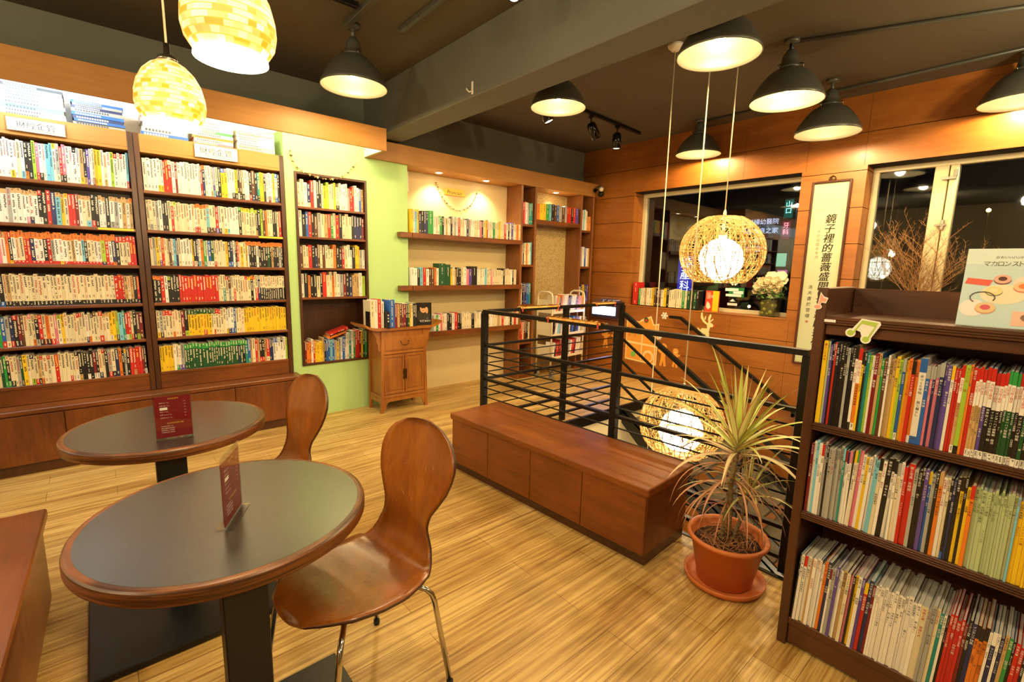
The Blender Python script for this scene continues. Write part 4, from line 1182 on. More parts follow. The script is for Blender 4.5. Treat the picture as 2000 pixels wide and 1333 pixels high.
for i in range(46):      # upper crown
    f_ = i/46; az = i*2.4+rnd.uniform(-.2, .2); el = R(86-78*f_+rnd.uniform(-6, 6))
    L = rnd.uniform(.34, .50)*(1 if f_ > .12 else .75)
    cc = mixc(G1, CR, rnd.uniform(.1, .9)) if f_ < .8 else mixc(CR, PK, rnd.random()*.6)
    leaf(m_, (.008+.010*math.cos(az), .010*math.sin(az), .74-.10*f_), az, el, L, .35+1.2*f_, rnd.uniform(.011, .018), cc, mixc(PK, RD, rnd.random()))
for i in range(20):      # second crown on the side shoot
    f_ = i/20; az = i*2.4; el = R(80-80*f_+rnd.uniform(-8, 8))
    leaf(m_, (.065+.008*math.cos(az), -.05+.008*math.sin(az), .48-.05*f_), az, el, rnd.uniform(.22, .34), .8+1.2*f_, rnd.uniform(.006, .010), mixc(G2, CR, rnd.uniform(.1, .8)), mixc(PK, RD, rnd.random()))
for i in range(34):      # old drooping leaves down the stem
    az = i*2.4+rnd.uniform(-.3, .3); z = rnd.uniform(.44, .63)
    leaf(m_, (.006*math.cos(az), .006*math.sin(az), z), az, R(rnd.uniform(-10, 35)), rnd.uniform(.26, .42), rnd.uniform(1.8, 4.2), rnd.uniform(.004, .008), mixc(PK, BR, rnd.random()), mixc(RD, BR, rnd.random()*.6))
for i in range(14):
    az = i*2.4; leaf(m_, (-.005, .015, rnd.uniform(.38, .45)), az, R(rnd.uniform(-20, 20)), rnd.uniform(.2, .32), rnd.uniform(3, 5), rnd.uniform(.003, .005), mixc(PK, RD, .4), RD)
m_.build('foliage', attr_mat('leaf', .45), t)
# ------------------------------------------------------------------ framed calligraphy on the wooden wall
t = empty('calligraphy_scroll', (XR-.002, 1.65, 1.475), label='tall framed cream scroll with brush calligraphy between the windows', cat='framed picture')
oy, oz = 1.65, 1.475
Y0, Y1, Z0, Z1 = 1.475, 1.825, .53, 2.43
fr = wood('frame_wood', lin('#5c2f1e'), lin('#3c1a0e'), 'Z', rough=.3)
m_ = MB()
for a in ((Y0, Y0+.022, Z0, Z1), (Y1-.022, Y1, Z0, Z1), (Y0+.022, Y1-.022, Z0, Z0+.022), (Y0+.022, Y1-.022, Z1-.022, Z1)):
    m_.rbox(-.03, 0, a[0]-oy, a[1]-oy, a[2]-oz, a[3]-oz, .006)
m_.build('picture_frame', fr, t)
m_ = MB(); m_.box(-.008, -.003, Y0+.02-oy, Y1-.02-oy, Z0+.02-oz, Z1-.02-oz, lin('#f6efc8'))
m_.box(-.0085, -.008, Y0+.055-oy, Y1-.055-oy, Z0+.10-oz, Z1-.30-oz, lin('#f7f0d2'))
ik = lin('#3d3524')
for q_ in range(3): write(m_, '鏡子裡的薔薇盛開空寂無的拼枝土', (-.0095-.0001*q_, (1.625-oy)-.0022*(q_-1), 2.055-oz+.001*q_), (0, -1, 0), (0, 0, 1), .098, ik, vertical=True, step=.99, slant=.14)
write(m_, '人在伍陸年冬月', (-.0095, (1.715-oy), 1.93-oz), (0, -1, 0), (0, 0, 1), .035, mixc(ik, (.8, .7, .5), .3), vertical=True, step=1.25, slant=.1)
write(m_, '洛夫書於雪樓', (-.0095, (1.735-oy), 1.36-oz), (0, -1, 0), (0, 0, 1), .045, ik, vertical=True, step=1.35, slant=.1)
m_.box(-.0096, -.0092, 1.72-oy, 1.745-oy, .98-oz, 1.005-oz, lin('#d98a70'))
m_.build('scroll_paper', M['matte_col'], t)
m_ = MB(); m_.box(-.014, -.0125, Y0+.018-oy, Y1-.018-oy, Z0+.018-oz, Z1-.018-oz); m_.build('glazing', M['acrylic'], t)
m_ = MB(); m_.lathe([(0, 0), (.03, .002), (.034, .008), (.02, .014), (0, .016)], 16)
m2 = MB(); m2.merge(m_, Matrix.Translation((-.004, 0, Z1-oz+.012)) @ Matrix.Rotation(R(-90), 4, 'Y')); m2.tube([(-.01, 0, Z1-oz+.02), (-.01, 0, Z1-oz+.055)], .003, 6); m2.build('hanger', bpy.data.materials['aged_brass'], t)

# ------------------------------------------------------------------ window-sill things
SZ = 1.003
# vase of flowers
vx, vy = XR+.105, 2.155
t = empty('flower_vase', (vx, vy, SZ), label='square glass vase of white lilies and roses on the window sill', cat='vase')
m_ = MB(); w_ = .085; h_ = .215
for a in ((-w_, -w_+.004, -w_, w_), (w_-.004, w_, -w_, w_), (-w_+.004, w_-.004, -w_, -w_+.004), (-w_+.004, w_-.004, w_-.004, w_)):
    m_.box(a[0], a[1], a[2], a[3], .0, h_)
m_.box(-w_+.004, w_-.004, -w_+.004, w_-.004, 0, .006); m_.build('vase_glass', M['acrylic'], t)
bp_ = plain('moss_water', lin('#5a4f16'), .5)
m_ = MB(); m_.box(-w_+.012, w_-.012, -w_+.012, w_-.012, .007, .185); m_.build('moss', bp_, t)
vb = [(-.075, -.03, .045, .034), (-.07, .035, .075, .037), (-.07, -.05, .12, .036), (-.072, .0, .155, .032), (-.075, .055, .03, .024), (-.07, .06, .14, .028), (-.08, .0, .025, .018)]
ballm = plain('moss_ball', lin('#a8a03c'), .5, noise=.2, nscale=80)
for i, (x, y, z, r_) in enumerate(vb):
    m_ = MB(); m_.sphere((x+.028 if r_ > .03 else x+.02, y, z+.01), r_*.98, 16, 10)
    for k in range(4): m_.lathe([(r_*(1-.2*k)+.0005, -.001), (r_*(1-.2*k)+.002, .0), (r_*(1-.2*k)+.0005, .001)], 14, c=(x+.028 if r_ > .03 else x+.02, y, z+.01+r_*[0, .55, .75, .88][k])) 
    m_.build('moss_ball', ballm, t)
rnd = random.Random(5)
def petal_flower(m_, c, r_, col, n=6, up=(0, 0, 1), cup=.6, layers=2):
    c = Vector(c); up = Vector(up).normalized(); a = up.orthogonal().normalized(); b_ = up.cross(a)
    for L_ in range(layers):
        rr = r_*(1-.32*L_); cu = cup+.45*L_
        for k in range(n):
            th = 2*PI*(k+.5*L_)/n+rnd.uniform(-.1, .1); d = a*math.cos(th)+b_*math.sin(th); s_ = up.cross(d)
            cl = mixc(col, lin('#eec9b4'), rnd.uniform(0, .45))
            p0 = c; pts = []
            for f_, w2 in ((.0, .12), (.35, .40), (.7, .46), (1, .10)):
                o_ = d*rr*math.sin(f_*1.2)*1.05+up*rr*cu*(f_**1.3 if cup > .3 else f_*(1-f_*.6))
                pts.append((c+o_-s_*rr*w2, c+o_+s_*rr*w2))
            for (p, q_), (p2_, q2_) in zip(pts[:-1], pts[1:]): m_.quad(p, q_, q2_, p2_, cl, 0, True)
m_ = MB()
for (y, z, r_, ty) in [(.11, .33, .06, 0), (.05, .36, .065, 0), (.02, .40, .05, 0), (.09, .39, .05, 0), (-.01, .31, .055, 0), (.06, .29, .05, 0), (-.09, .30, .045, 0), (-.06, .40, .05, 0), (.13, .28, .045, 0), (-.10, .35, .04, 0), (-.02, .355, .05, 0)]:
    m_.sphere((-.03-abs(y)*.1, y, z), r_*.55, 10, 7, col=lin('#f2e6c4'))
    for k in range(3): petal_flower(m_, (-.04-.01*k, y+rnd.uniform(-.01, .01), z), r_, lin('#e6d7a6'), 6, (-1, rnd.uniform(-.3, .3), .4), .7, 2)
for (y, z) in [(-.095, .46), (-.05, .435), (-.11, .415), (-.04, .26), (.0, .455)]:
    petal_flower(m_, (-.04, y, z), .066, lin('#ecdfb4'), 6, (-.8, -.2, .5), .15, 1)
m_.sphere((-.02, .04, .475), .026, 10, 8, col=lin('#e6cc9c'), sz=1.2)
m_.build('blossoms', M['matte_col'], t)
m_ = MB()
for i in range(260):
    y = rnd.uniform(-.15, .16); z = rnd.uniform(.205, .28)+abs(rnd.gauss(0, .05)); p_ = Vector((rnd.uniform(-.115, .05), y, z)); d = Vector((rnd.uniform(-1, .3), rnd.uniform(-1, 1), rnd.uniform(-.7, .5))).normalized(); s_ = d.cross(Vector((0, 0, 1))).normalized()
    L_ = rnd.uniform(.03, .06); cl = mixc(lin('#1f5a24'), lin('#6f9440'), rnd.random())
    if p_.z > .2 : m_.quad(p_, p_+d*L_*.5+s_*L_*.3, p_+d*L_, p_+d*L_*.5-s_*L_*.3, cl)
for (y, z) in [(.15, .42), (.18, .36), (-.14, .40), (-.155, .33), (.17, .27), (.06, .45), (-.13, .26)]:
    p_ = Vector((-.03, y, z)); m_.lathe([(0, 0), (.03, .002), (.0, .004)], 10, c=p_, col=lin('#8aa873'))
    m_.tube([(0, y*.4, .2), (-.02, y*.8, (z+.2)/2), p_], .002, 4, col=lin('#5f7a3c'))
    d = Vector((-.6, .4 if y > 0 else -.4, .5)); s_ = Vector((0, .5, .8)).normalized(); m_.quad(p_-s_*.03, p_+d*.02-Vector((.01, 0, 0)), p_+s_*.03, p_-d*.02, lin('#9db787'))
m_.build('leaves', M['matte_col'], t)
# dried twigs behind the magazine bookcase, before the far window
t = empty('dried_branches', (5.79, .86, SZ), label='bunch of dry brown twigs in a vase before the far right window', cat='dried branches')
m_ = MB(); m_.lathe([(0, .0), (.05, 0), (.06, .06), (.05, .15), (.03, .19), (.034, .20), (.026, .195), (0, .02)], 20); m_.build('vase_body', M['terracotta'], t)
rnd = random.Random(21); m_ = MB()
def twig(p_, d, L_, r_, lv):
    n_ = 5; pts = [p_.copy()]
    for i in range(n_):
        d = (d+Vector((rnd.uniform(-.10, .05), rnd.uniform(-.16, .16), rnd.uniform(-.05, .12)))).normalized(); p_ = p_+d*(L_/n_)
        p_.x = min(.09, max(-.085, p_.x)); p_.y = max(-.48, min(.48, p_.y)); pts.append(p_.copy())
    m_.tube(pts, [r_*(1-.6*i/n_) for i in range(n_+1)], 3, col=mixc(lin('#7d4f2a'), lin('#b98a55'), rnd.random()), caps=False)
    if lv:
        for i in range(1, n_+1):
            for k in range(3 if lv == 1 else 2):
                a = rnd.choice((-1, 1)); nd = (d+Vector((rnd.uniform(-.5, .4), a*rnd.uniform(.4, 1.1), rnd.uniform(-.1, .5)))).normalized()
                twig(pts[i].copy(), nd, L_*rnd.uniform(.22, .42) if lv > 1 else rnd.uniform(.02, .05), r_*.55, lv-1)
for k in range(20):
    a = -1+2*k/19; twig(Vector((0, .01*a, .19)), Vector((rnd.uniform(-.12, .05), a*.62+rnd.uniform(-.08, .08), 1)).normalized(), rnd.uniform(.42, .68), .0028, 2)
m_.build('twigs', M['matte_col'], t)
# small propped signs and books on the sill
t = empty('picture_book', (XR+.12, 2.855, SZ), label='red and yellow booklet propped up on the window sill', cat='book')
m_ = MB(); m_.box(-.012, .012, -.095, .075, 0, .255, lin('#d9442a')); m_.box(-.0135, -.012, -.095, -.02, .002, .253, lin('#f0c81e')); m_.box(-.0135, -.012, .01, .06, .15, .235, lin('#f08a70'))
m_.prism([(.03, .02), (.06, .05), (.05, .12), (.02, .10), (.0, .05)], (-.0125, 0, 0), (0, 1, 0), (0, 0, 1), (-.001, 0, 0), lin('#f4e4c8'))
write(m_, '北歐', (-.0145, .045, .17), (0, -1, 0), (0, 0, 1), .04, lin('#f4e4c8')); m_.build('booklet_cover', M['print'], t)
t = empty('window_sticker', (XR+.20, 2.60, SZ+.25), label='green and white lettered sticker inside the first window', cat='sticker')
m_ = MB(); m_.box(0, .002, -.10, .085, -.06, .055, lin('#1e7a40'))
for (y0_, y1_, z0_, z1_) in ((-.03, .13, .01, .045), (-.09, .03, -.02, .015), (-.07, .12, -.055, -.025)):
    m_.box(-.0015, 0, y0_, y1_, z0_, z1_, lin('#f0ece4'))
for k in range(6): m_.sphere((-.0, .03+.035*math.cos(k*1.05), .11+.02*math.sin(k*1.05)), .014, 8, 6, col=lin('#f0ece4'), sx=.12)
m_.lathe([(0, 0), (.04, 0), (0, .03)], 4, c=(0, .03, -.115), col=lin('#f0ece4')); m_.box(-.0015, 0, -.03, .09, -.165, -.135, lin('#f0ece4'))
m_.build('sticker_print', M['matte_col'], t)

# ------------------------------------------------------------------ paper decorations on the wall below the window
def deco(name, label, cat, poly_cols, loc, group=None):
    m_ = MB()
    for i, (poly, c_) in enumerate(poly_cols):
        m_.prism(poly, (-.0012*i, 0, 0), (0, -1, 0), (0, 0, 1), (-.0012, 0, 0), c_)
    o = m_.build(name, M['matte_col'], None, loc); return tag(o, label, cat, group)
def circ(cx, cy, r_, n=14, ry=None): return [(cx+r_*math.cos(2*PI*k/n), cy+(ry or r_)*math.sin(2*PI*k/n)) for k in range(n)]
OR, CRM = lin('#eda23a'), lin('#f6dc9a')
ps = [([(-.26, -.29), (.25, -.31), (.26, .27), (.18, .25), (.13, .36), (-.02, .30), (-.05, .27), (-.26, .27)], CRM), ([(-.245, -.27), (.235, -.29), (.245, .25), (.17, .23), (.12, .33), (-.04, .26), (-.245, .255)], OR)]
for z in (-.02, -.06+.19): ps.append(([(-.24, z), (.235, z-.02), (.235, z-.045), (-.24, z-.03)], CRM))
ps += [(circ(.12, -.20, .085), CRM), (circ(.12, -.21, .06), OR), ([(-.0, -.28), (.02, -.28), (.02, .2), (.0, .2)], CRM), (circ(-.12, -.20, .04), lin('#7cc05a')), (circ(.06, .30, .035), lin('#2a5a30')), (circ(.06, .295, .02), lin('#c8342a'))]
for k in range(10): ps.append((circ(-.2+.05*(k % 4), .07+.05*(k//4)+.02*(k % 2), .012), [lin('#e66a50'), lin('#7cc05a')][k % 2]))
deco('gingerbread_house_poster', 'orange gingerbread house cut-out on the wall below the window', 'wall decoration', ps, (XR-.001, 3.75, .515))
def ginger(loc, label, s_=1.0):
    P_ = lambda p: [(x*s_, y*s_) for x, y in p]
    ps = [(P_([(-.03, -.02), (-.045, -.12), (-.015, -.125), (0, -.05), (.015, -.125), (.045, -.12), (.03, -.02), (.03, .03), (.075, .055), (.07, .08), (.02, .075), (-.02, .075), (-.07, .08), (-.075, .055), (-.03, .03)]), OR), (P_(circ(0, .115, .047)), OR), (P_(circ(0, .10, .03, 10, .008)), CRM), (P_(circ(-.015, .125, .005)), CRM), (P_(circ(.015, .125, .005)), CRM)]
    deco('gingerbread_cutout', label, 'wall decoration', ps, loc, 'gingerbread people on the wall')
ginger((XR-.001, 4.37, .46), 'orange gingerbread figure left of the gingerbread house, left of its pair', 1.05)
ginger((XR-.001, 4.20, .465), 'orange gingerbread figure beside the left edge of the gingerbread house')
ginger((XR-.001, 3.40, .35), 'orange gingerbread figure touching the right edge of the gingerbread house', 1.1)
ginger((XR-.001, 3.22, .34), 'orange gingerbread figure farthest right, behind the sloping rail', .9)
def snow(loc, label, s_):
    ps = [(circ(0, 0, .02*s_), lin('#f4f0e0'))]+[(circ(.035*s_*math.cos(k*PI/3), .035*s_*math.sin(k*PI/3), .014*s_), lin('#f4f0e0')) for k in range(6)]
    deco('snowflake_cutout', label, 'wall decoration', ps, loc, 'white snowflakes on the wall')
snow((XR-.001, 3.42, .90), 'large white snowflake cut-out below the sill books', 1)
snow((XR-.001, 3.47, .60), 'small white snowflake between gingerbread house and handrail', .65)
snow((XR-.001, 4.36, .68), 'small white snowflake above the left gingerbread figures', .6)
ps = [([(-.07, .0), (-.05, .035), (.02, .04), (.04, .075), (.06, .065), (.10, .075), (.105, .09), (.07, .11), (.04, .12), (.05, .15), (.08, .17), (.05, .17), (.03, .14), (.02, .16), (.035, .20), (.0, .17), (.0, .14), (-.01, .19), (-.04, .22), (-.06, .28), (-.07, .22), (-.05, .17), (.0, .11), (-.0, .08), (-.04, .06), (-.09, .03), (-.095, .04), (-.10, .02), (-.085, -.005), (-.08, -.06), (-.075, -.095), (-.055, -.09), (-.05, -.04), (.0, -.03), (.01, -.08), (.035, -.10), (.045, -.085), (.03, -.04), (.035, .0)], lin('#efe3a0')), (circ(.105, .085, .014), lin('#d8322a'))]
m_ = MB()
# split the concave outline into simple pieces
body = [(-.075, .0), (-.055, .04), (.02, .045), (.05, .03), (.035, -.03), (-.05, -.03)]
pcs = [body, [(.02, .03), (.01, .10), (.03, .125), (.07, .115), (.105, .085), (.09, .068), (.055, .065), (.05, .03)], [(-.08, -.02), (-.09, -.10), (-.068, -.105), (-.05, -.03)], [(-.055, -.03), (-.045, -.09), (-.03, -.09), (-.025, -.03)], [(0, -.03), (.005, -.09), (.02, -.09), (.022, -.03)], [(.015, -.03), (.035, -.11), (.055, -.10), (.048, .0)], [(-.07, .02), (-.105, .045), (-.11, .03), (-.075, 0)],
       [(.015, .11), (-.03, .15), (-.055, .21), (-.05, .275), (-.075, .23), (-.075, .17), (-.04, .12), (.01, .09)], [(.03, .12), (.02, .17), (.035, .215), (.055, .23), (.06, .20), (.05, .17), (.05, .12)], [(-.03, .15), (-.02, .19), (-.005, .20), (-.01, .15)], [(.05, .14), (.085, .175), (.09, .16), (.055, .125)]]
for i, p_ in enumerate(pcs): m_.prism(p_, (-.00005*i, 0, 0), (0, -1, 0), (0, 0, 1), (-.0015, 0, 0), lin('#efe3a0'))
m_.prism(circ(.105, .083, .013), (-.001, 0, 0), (0, -1, 0), (0, 0, 1), (-.0015, 0, 0), lin('#d8322a'))
tag(m_.build('reindeer_cutout', M['matte_col'], None, (XR-.001, 2.84, .75)), 'cream reindeer cut-out with red nose below the window', 'wall decoration')

# lit box with tray in the far corner
t = empty('lit_display_box', (5.60, 4.28, .80), label='glowing violet-white light box with a tray of discs on top', cat='display box')
m_ = MB(); m_.rbox(-.10, .098, -.23, .23, .0, .19, .004); m_.build('box_body', plain('display_box_dark', lin('#241a2c'), .4), t)
m_ = MB(); m_.box(-.104, -.1005, -.205, .205, .045, .165); m_.build('lit_panel', emission('violet_white', (.66, .70, 1.0), 6), t)
m_ = MB(); m_.box(-.06, .02, -.12, .20, .1902, .192); m_.build('light_strip', emission('violet_strip', (.6, .55, 1.0), 4), t)
m_ = MB(); m_.rbox(-.09, .08, -.20, .20, .205, .212, .002); m_.rbox(-.09, -.085, -.20, .20, .212, .27, .001); m_.rbox(-.085, .08, .195, .20, .212, .27, .001); m_.build('clear_tray', M['acrylic'], t)
m_ = MB()
for k in range(9): m_.rbox(-.07, .07, -.18+k*.03, -.158+k*.03, .213, .25+.01*(k % 3), .001, col=[lin('#30305a'), lin('#b8b0c8'), lin('#4a4668')][k % 3])
m_.build('disc_cases', M['print'], t)
lamp('display_glow', 'AREA', (5.48, 4.28, .905), .6, (.5, .45, 1), .35, rot=(0, R(90), 0))

# orange cloth cuffs tied along the rails
def cuff(p, q, label, seed):
    rnd = random.Random(seed); p, q = Vector(p), Vector(q); d = (q-p).normalized(); s_ = Vector((-d.y, d.x, 0)); L_ = (q-p).length
    t = empty('rail_cover', p, label=label, cat='rail cover', group='orange strips laid on the handrails')
    m_ = MB(); N = 26
    for i in range(N):
        a, c_ = L_*i/N, L_*(i+1)/N; za, zc_ = .006+.010*abs(math.sin(i*1.3)), .006+.010*abs(math.sin((i+1)*1.3)); cl = mixc(lin('#e89a38'), lin('#f3c670'), rnd.random())
        for u0 in (-.0275, .0275): m_.quad(d*a+s_*u0+Vector((0, 0, -.006)), d*c_+s_*u0+Vector((0, 0, -.008)), d*c_+s_*u0*.95+Vector((0, 0, zc_*.6)), d*a+s_*u0*.95+Vector((0, 0, za*.6)), cl)
        for u0, u1 in ((-.026, -.01), (-.01, .012), (.012, .026)):
            m_.quad(d*a+s_*u0+Vector((0, 0, za)), d*c_+s_*u0+Vector((0, 0, zc_)), d*c_+s_*u1+Vector((0, 0, zc_*.6)), d*a+s_*u1+Vector((0, 0, za*.6)), cl)
    m_.build('cloth_strip', M['matte_col'], t)
    for a in (.02, L_-.02):
        m_ = MB(); e = Vector((0, 0, .002))
        pts = [d*a+s_*x+Vector((0, 0, z)) for x, z in ((-.029, .004), (.029, .004), (.029, -.034), (-.029, -.034), (-.029, .004))]
        for i in range(4): m_.quad(pts[i]-d*.008, pts[i]+d*.008, pts[i+1]+d*.008, pts[i+1]-d*.008, lin('#b8402a'))
        m_.build('tie', M['matte_col'], t)
HR = 1.145
def along(a, b_, f_): return (a[0]+(b_[0]-a[0])*f_, a[1]+(b_[1]-a[1])*f_, HR)
cuff(along(PA, PC, .30), along(PA, PC, .50), 'orange cloth strip tied on the near handrail, over its middle post', 1)
cuff(along(PA, PB, .20), along(PA, PB, .46), 'orange cloth strip tied on the far handrail, left of the book cart', 2)
cuff(along(PA, PB, .74), along(PA, PB, .92), 'orange cloth strip tied on the far handrail, right of the book cart', 3)

# ------------------------------------------------------------------ book cart
t = empty('book_cart', (4.93, 4.58, 0), R(5), label='cream metal library cart full of leaning books, before the papered niche', cat='book cart')
CWd = .36
for sx in (-1, 1):
    m_ = MB(); m_.tube([(sx*CWd, -.13, .10), (sx*CWd, -.13, 1.08), (sx*CWd, -.115, 1.15), (sx*CWd, -.06, 1.175), (sx*CWd, .06, 1.175), (sx*CWd, .115, 1.15), (sx*CWd, .13, 1.08), (sx*CWd, .13, .10)], .013, 10)
    m_.build('frame', M['cream_metal'], t)
    for z in (.28, .59, .90):
        m_ = MB(); m_.box(sx*(CWd-.016), sx*(CWd-.013), -.125, .125, z, z+.17); m_.build('end_plate', M['cream_metal'], t)
for z in (.28, .59, .90):
    m_ = MB(); n = len(m_.v)
    m_.prism([(-.145, z-.0), (-.145, z+.02), (-.125, z+.012), (.01, z-.03), (.12, z+.10), (.125, z+.095), (.012, z-.04), (-.13, z)], (-CWd+.012, 0, 0), (0, 1, 0), (0, 0, 1), (2*CWd-.024, 0, 0)) if False else m_.rbox(-CWd+.012, CWd-.012, -.14, .125, z-.012, z, .002)
    m_.rbox(-CWd+.012, CWd-.012, -.145, -.14, z-.015, z+.02, .001); m_.build('tray', M['cream_metal'], t)
for sx in (-1, 1):
    for sy in (-1, 1):
        m_ = MB(); x, y = sx*CWd, sy*.13
        m_.tube([(x-.014, y-.02, .042), (x+.014, y-.02, .042)], .042, 18); m_.build('caster_wheel', M['rubber'] if False else plain('caster_grey', lin('#8d8a80'), .5) if 'caster_grey' not in bpy.data.materials else bpy.data.materials['caster_grey'], t)
        m_ = MB(); m_.rbox(x-.022, x-.017, y-.035, y+.01, .035, .10, .001); m_.rbox(x+.017, x+.022, y-.035, y+.01, .035, .10, .001); m_.rbox(x-.022, x+.022, y-.02, y+.018, .095, .105, .001); m_.build('caster_fork', M['steel'], t)

# ------------------------------------------------------------------ signs, garlands
def cat_sign(x0, x1, z0, z1, label):
    t = empty('category_sign', ((x0+x1)/2, 4.655, (z0+z1)/2), label=label, cat='sign', group='category signs on the tall bookcases')
    w_, h_ = (x1-x0)/2, (z1-z0)/2
    m_ = MB(); m_.box(-w_, w_, -.004, -.0005, -h_, h_); m_.build('sign_holder', M['acrylic'], t)
    m_ = MB(); m_.box(-w_+.01, w_-.01, -.0055, -.0042, -h_+.01, h_-.006, lin('#f7f3e2'))
    m_.box(-w_+.01, w_-.01, -.0058, -.0055, -h_+.022, -h_+.026, lin('#d08a5a'))
    write(m_, '財經企管', (0, -.0060, -h_*.28), (1, 0, 0), (0, 0, 1), h_*.98, lin('#2c2010'), center=True, stretch=1)
    m_.build('sign_card', M['print'], t)
cat_sign(-.352, -.052, 2.305, 2.40, 'white category sign with brushed characters on the leftmost bookcase')
cat_sign(.68, 1.00, 2.30, 2.415, 'white category sign with brushed characters on the second tall bookcase')
t = empty('wall_sign', (3.36, YB-.004, 2.36), label='yellow paper sign with black script on the cream wall', cat='sign')
m_ = MB(); m_.box(-.15, .15, -.002, .002, -.034, .044, lin('#f2cf54')); m_.box(-.15, .15, -.0026, -.002, -.036, -.031, lin('#d86a3a'))
write(m_, 'Francais', (0, -.003, -.018), (1, 0, 0), (0, 0, 1), .062, lin('#3a2c14'), center=True, slant=.2); m_.build('sign_paper', M['print'], t)
def garland(name, pts, label, n_, cols, s_, yy):
    m_ = MB(); P3 = [Vector((x, yy, z)) for x, z in pts]; o_ = P3[0].copy(); rnd = random.Random(n_)
    dense = []
    for i in range(len(P3)-1):
        p0 = P3[max(0, i-1)]; p1_ = P3[i]; p2_ = P3[i+1]; p3_ = P3[min(len(P3)-1, i+2)]
        for k in range(8):
            f_ = k/8; dense.append(.5*((2*p1_)+(-p0+p2_)*f_+(2*p0-5*p1_+4*p2_-p3_)*f_*f_+(-p0+3*p1_-3*p2_+p3_)*f_**3)-o_)
    dense.append(P3[-1]-o_)
    m_.tube(dense, .0012, 4, col=lin('#6a5238'))
    for i in range(n_):
        p_ = dense[int((i+.5)/n_*(len(dense)-1))]; c_ = cols[i % len(cols)]
        a = rnd.uniform(0, PI); r_ = s_*rnd.uniform(.7, 1.1)
        m_.lathe([(r_*.9, -r_*.3), (r_, 0), (r_*.9, r_*.3), (r_*.8, 0)], 10, c=p_+Vector((0, -s_*.2, 0)), col=c_, close=True)
        m_.quad(p_+Vector((-r_*.4, -s_*.9, -r_)), p_+Vector((r_*.5, -s_*.9, -r_*.8)), p_+Vector((r_*.3, -s_*.9, r_*.3)), p_+Vector((-r_*.4, -s_*.8, r_*.2)), c_)
    return tag(m_.build('paper_garland', M['matte_col'], None, o_), label, 'garland', 'paper chain garlands')
garland('g', [(1.414, 2.474), (1.448, 2.362), (1.556, 2.30), (1.742, 2.276), (1.90, 2.33), (2.032, 2.468)], 'brown and cream paper garland over the green-wall bookcase', 26, [lin('#8a6a30'), lin('#efe0a0'), lin('#6a4a20'), lin('#d8b870')], .013, 4.667)
garland('g', [(3.091, 2.445), (3.15, 2.34), (3.211, 2.256), (3.30, 2.19), (3.394, 2.155), (3.52, 2.19), (3.60, 2.247), (3.66, 2.33), (3.693, 2.411)], 'brown paper chain garland round the yellow wall sign', 34, [lin('#7a4a3a'), lin('#caa070'), lin('#3a2a2a'), lin('#e0b0a0')], .011, YB-.013)
t = empty('intercom', (2.66, YB-.001, 2.40), label='white wall box at the left end of the cream wall', cat='wall box')
m_ = MB(); m_.rbox(-.06, .07, -.03, 0, -.11, .12, .005); m_.build('box_case', M['white'], t)
m_ = MB(); m_.rbox(-.04, .05, -.033, -.0302, -.08, .02, .002); m_.build('box_cover', M['cream_metal'], t)

# music-note stickers on the magazine bookcase
def note_poly(s_, pts): return [(x*s_, y*s_) for x, y in pts]
t = empty('music_note_sticker', (BX-.004, .43, 1.315), label='green double music note sticker on the bookcase edge', cat='sticker')
m_ = MB(); wh = lin('#f2f0e4'); gr = lin('#b2cc52')
def addp(poly, c_, k): m_.prism(poly, (-.001*k, 0, 0), (0, -1, 0), (0, 0, 1), (-.001, 0, 0), c_)
addp([(-.038, -.012), (-.008, .034), (.044, .028), (.048, .018), (.022, -.036), (.0, -.036), (-.008, -.012), (-.03, -.004)], wh, 0)
addp(circ(-.036, -.018, .0155), wh, .2); addp(circ(.010, -.036, .0155), wh, .2)
addp([(-.012, .018), (-.006, .029), (.040, .023), (.032, .010)], gr, 1.2); addp(circ(-.036, -.018, .010), gr, 1.2); addp(circ(.010, -.036, .010), gr, 1.2)
addp([(-.030, -.016), (-.012, .018), (-.008, .016), (-.026, -.020)], gr, 1.3); addp([(.018, -.034), (.036, .012), (.032, .012), (.014, -.030)], gr, 1.3)
m_.build('sticker_print', M['print'], t)
t = empty('music_note_sticker', (BX-.004, .572, 1.40), label='pink single music note sticker at the bookcase corner', cat='sticker')
m_ = MB(); pk = lin('#f0a890')
addp([(-.006, -.01), (.000, .034), (.012, .018), (.026, .014), (.020, -.006), (.006, -.004), (.002, -.018)], wh, 0); addp(circ(-.006, -.020, .015, 14, .010), wh, .1)
addp([(-.003, -.008), (.002, .028), (.012, .013), (.022, .010), (.018, -.002), (.006, .0), (.0, -.014)], pk, 1.1); addp(circ(-.006, -.020, .011, 14, .007), pk, 1.1)
m_.build('sticker_print', M['print'], t)
m_ = MB(); m_.rbox(-.001, 0, -.018, .018, -.005, .005, .0005, col=lin('#e8e8ea')); tag(m_.build('shelf_tag', M['print'], None, (BX-.0025, .533, 1.332)), 'small white tag on the upper left edge of the magazine bookcase', 'tag', 'shelf tags')
for (x0, x1, z, lb) in ((.055, .262, 1.707, 'yellow strip label on a shelf edge of the leftmost bookcase'), (1.12, 1.315, 1.707, 'yellow strip label on a shelf edge of the second bookcase')):
    m_ = MB(); m_.rbox(-(x1-x0)/2, (x1-x0)/2, -.0015, 0, -.007, .007, .0005, col=lin('#e8dc3a')); tag(m_.build('shelf_tag', M['print'], None, ((x0+x1)/2, 4.6605, z)), lb, 'tag', 'shelf tags')

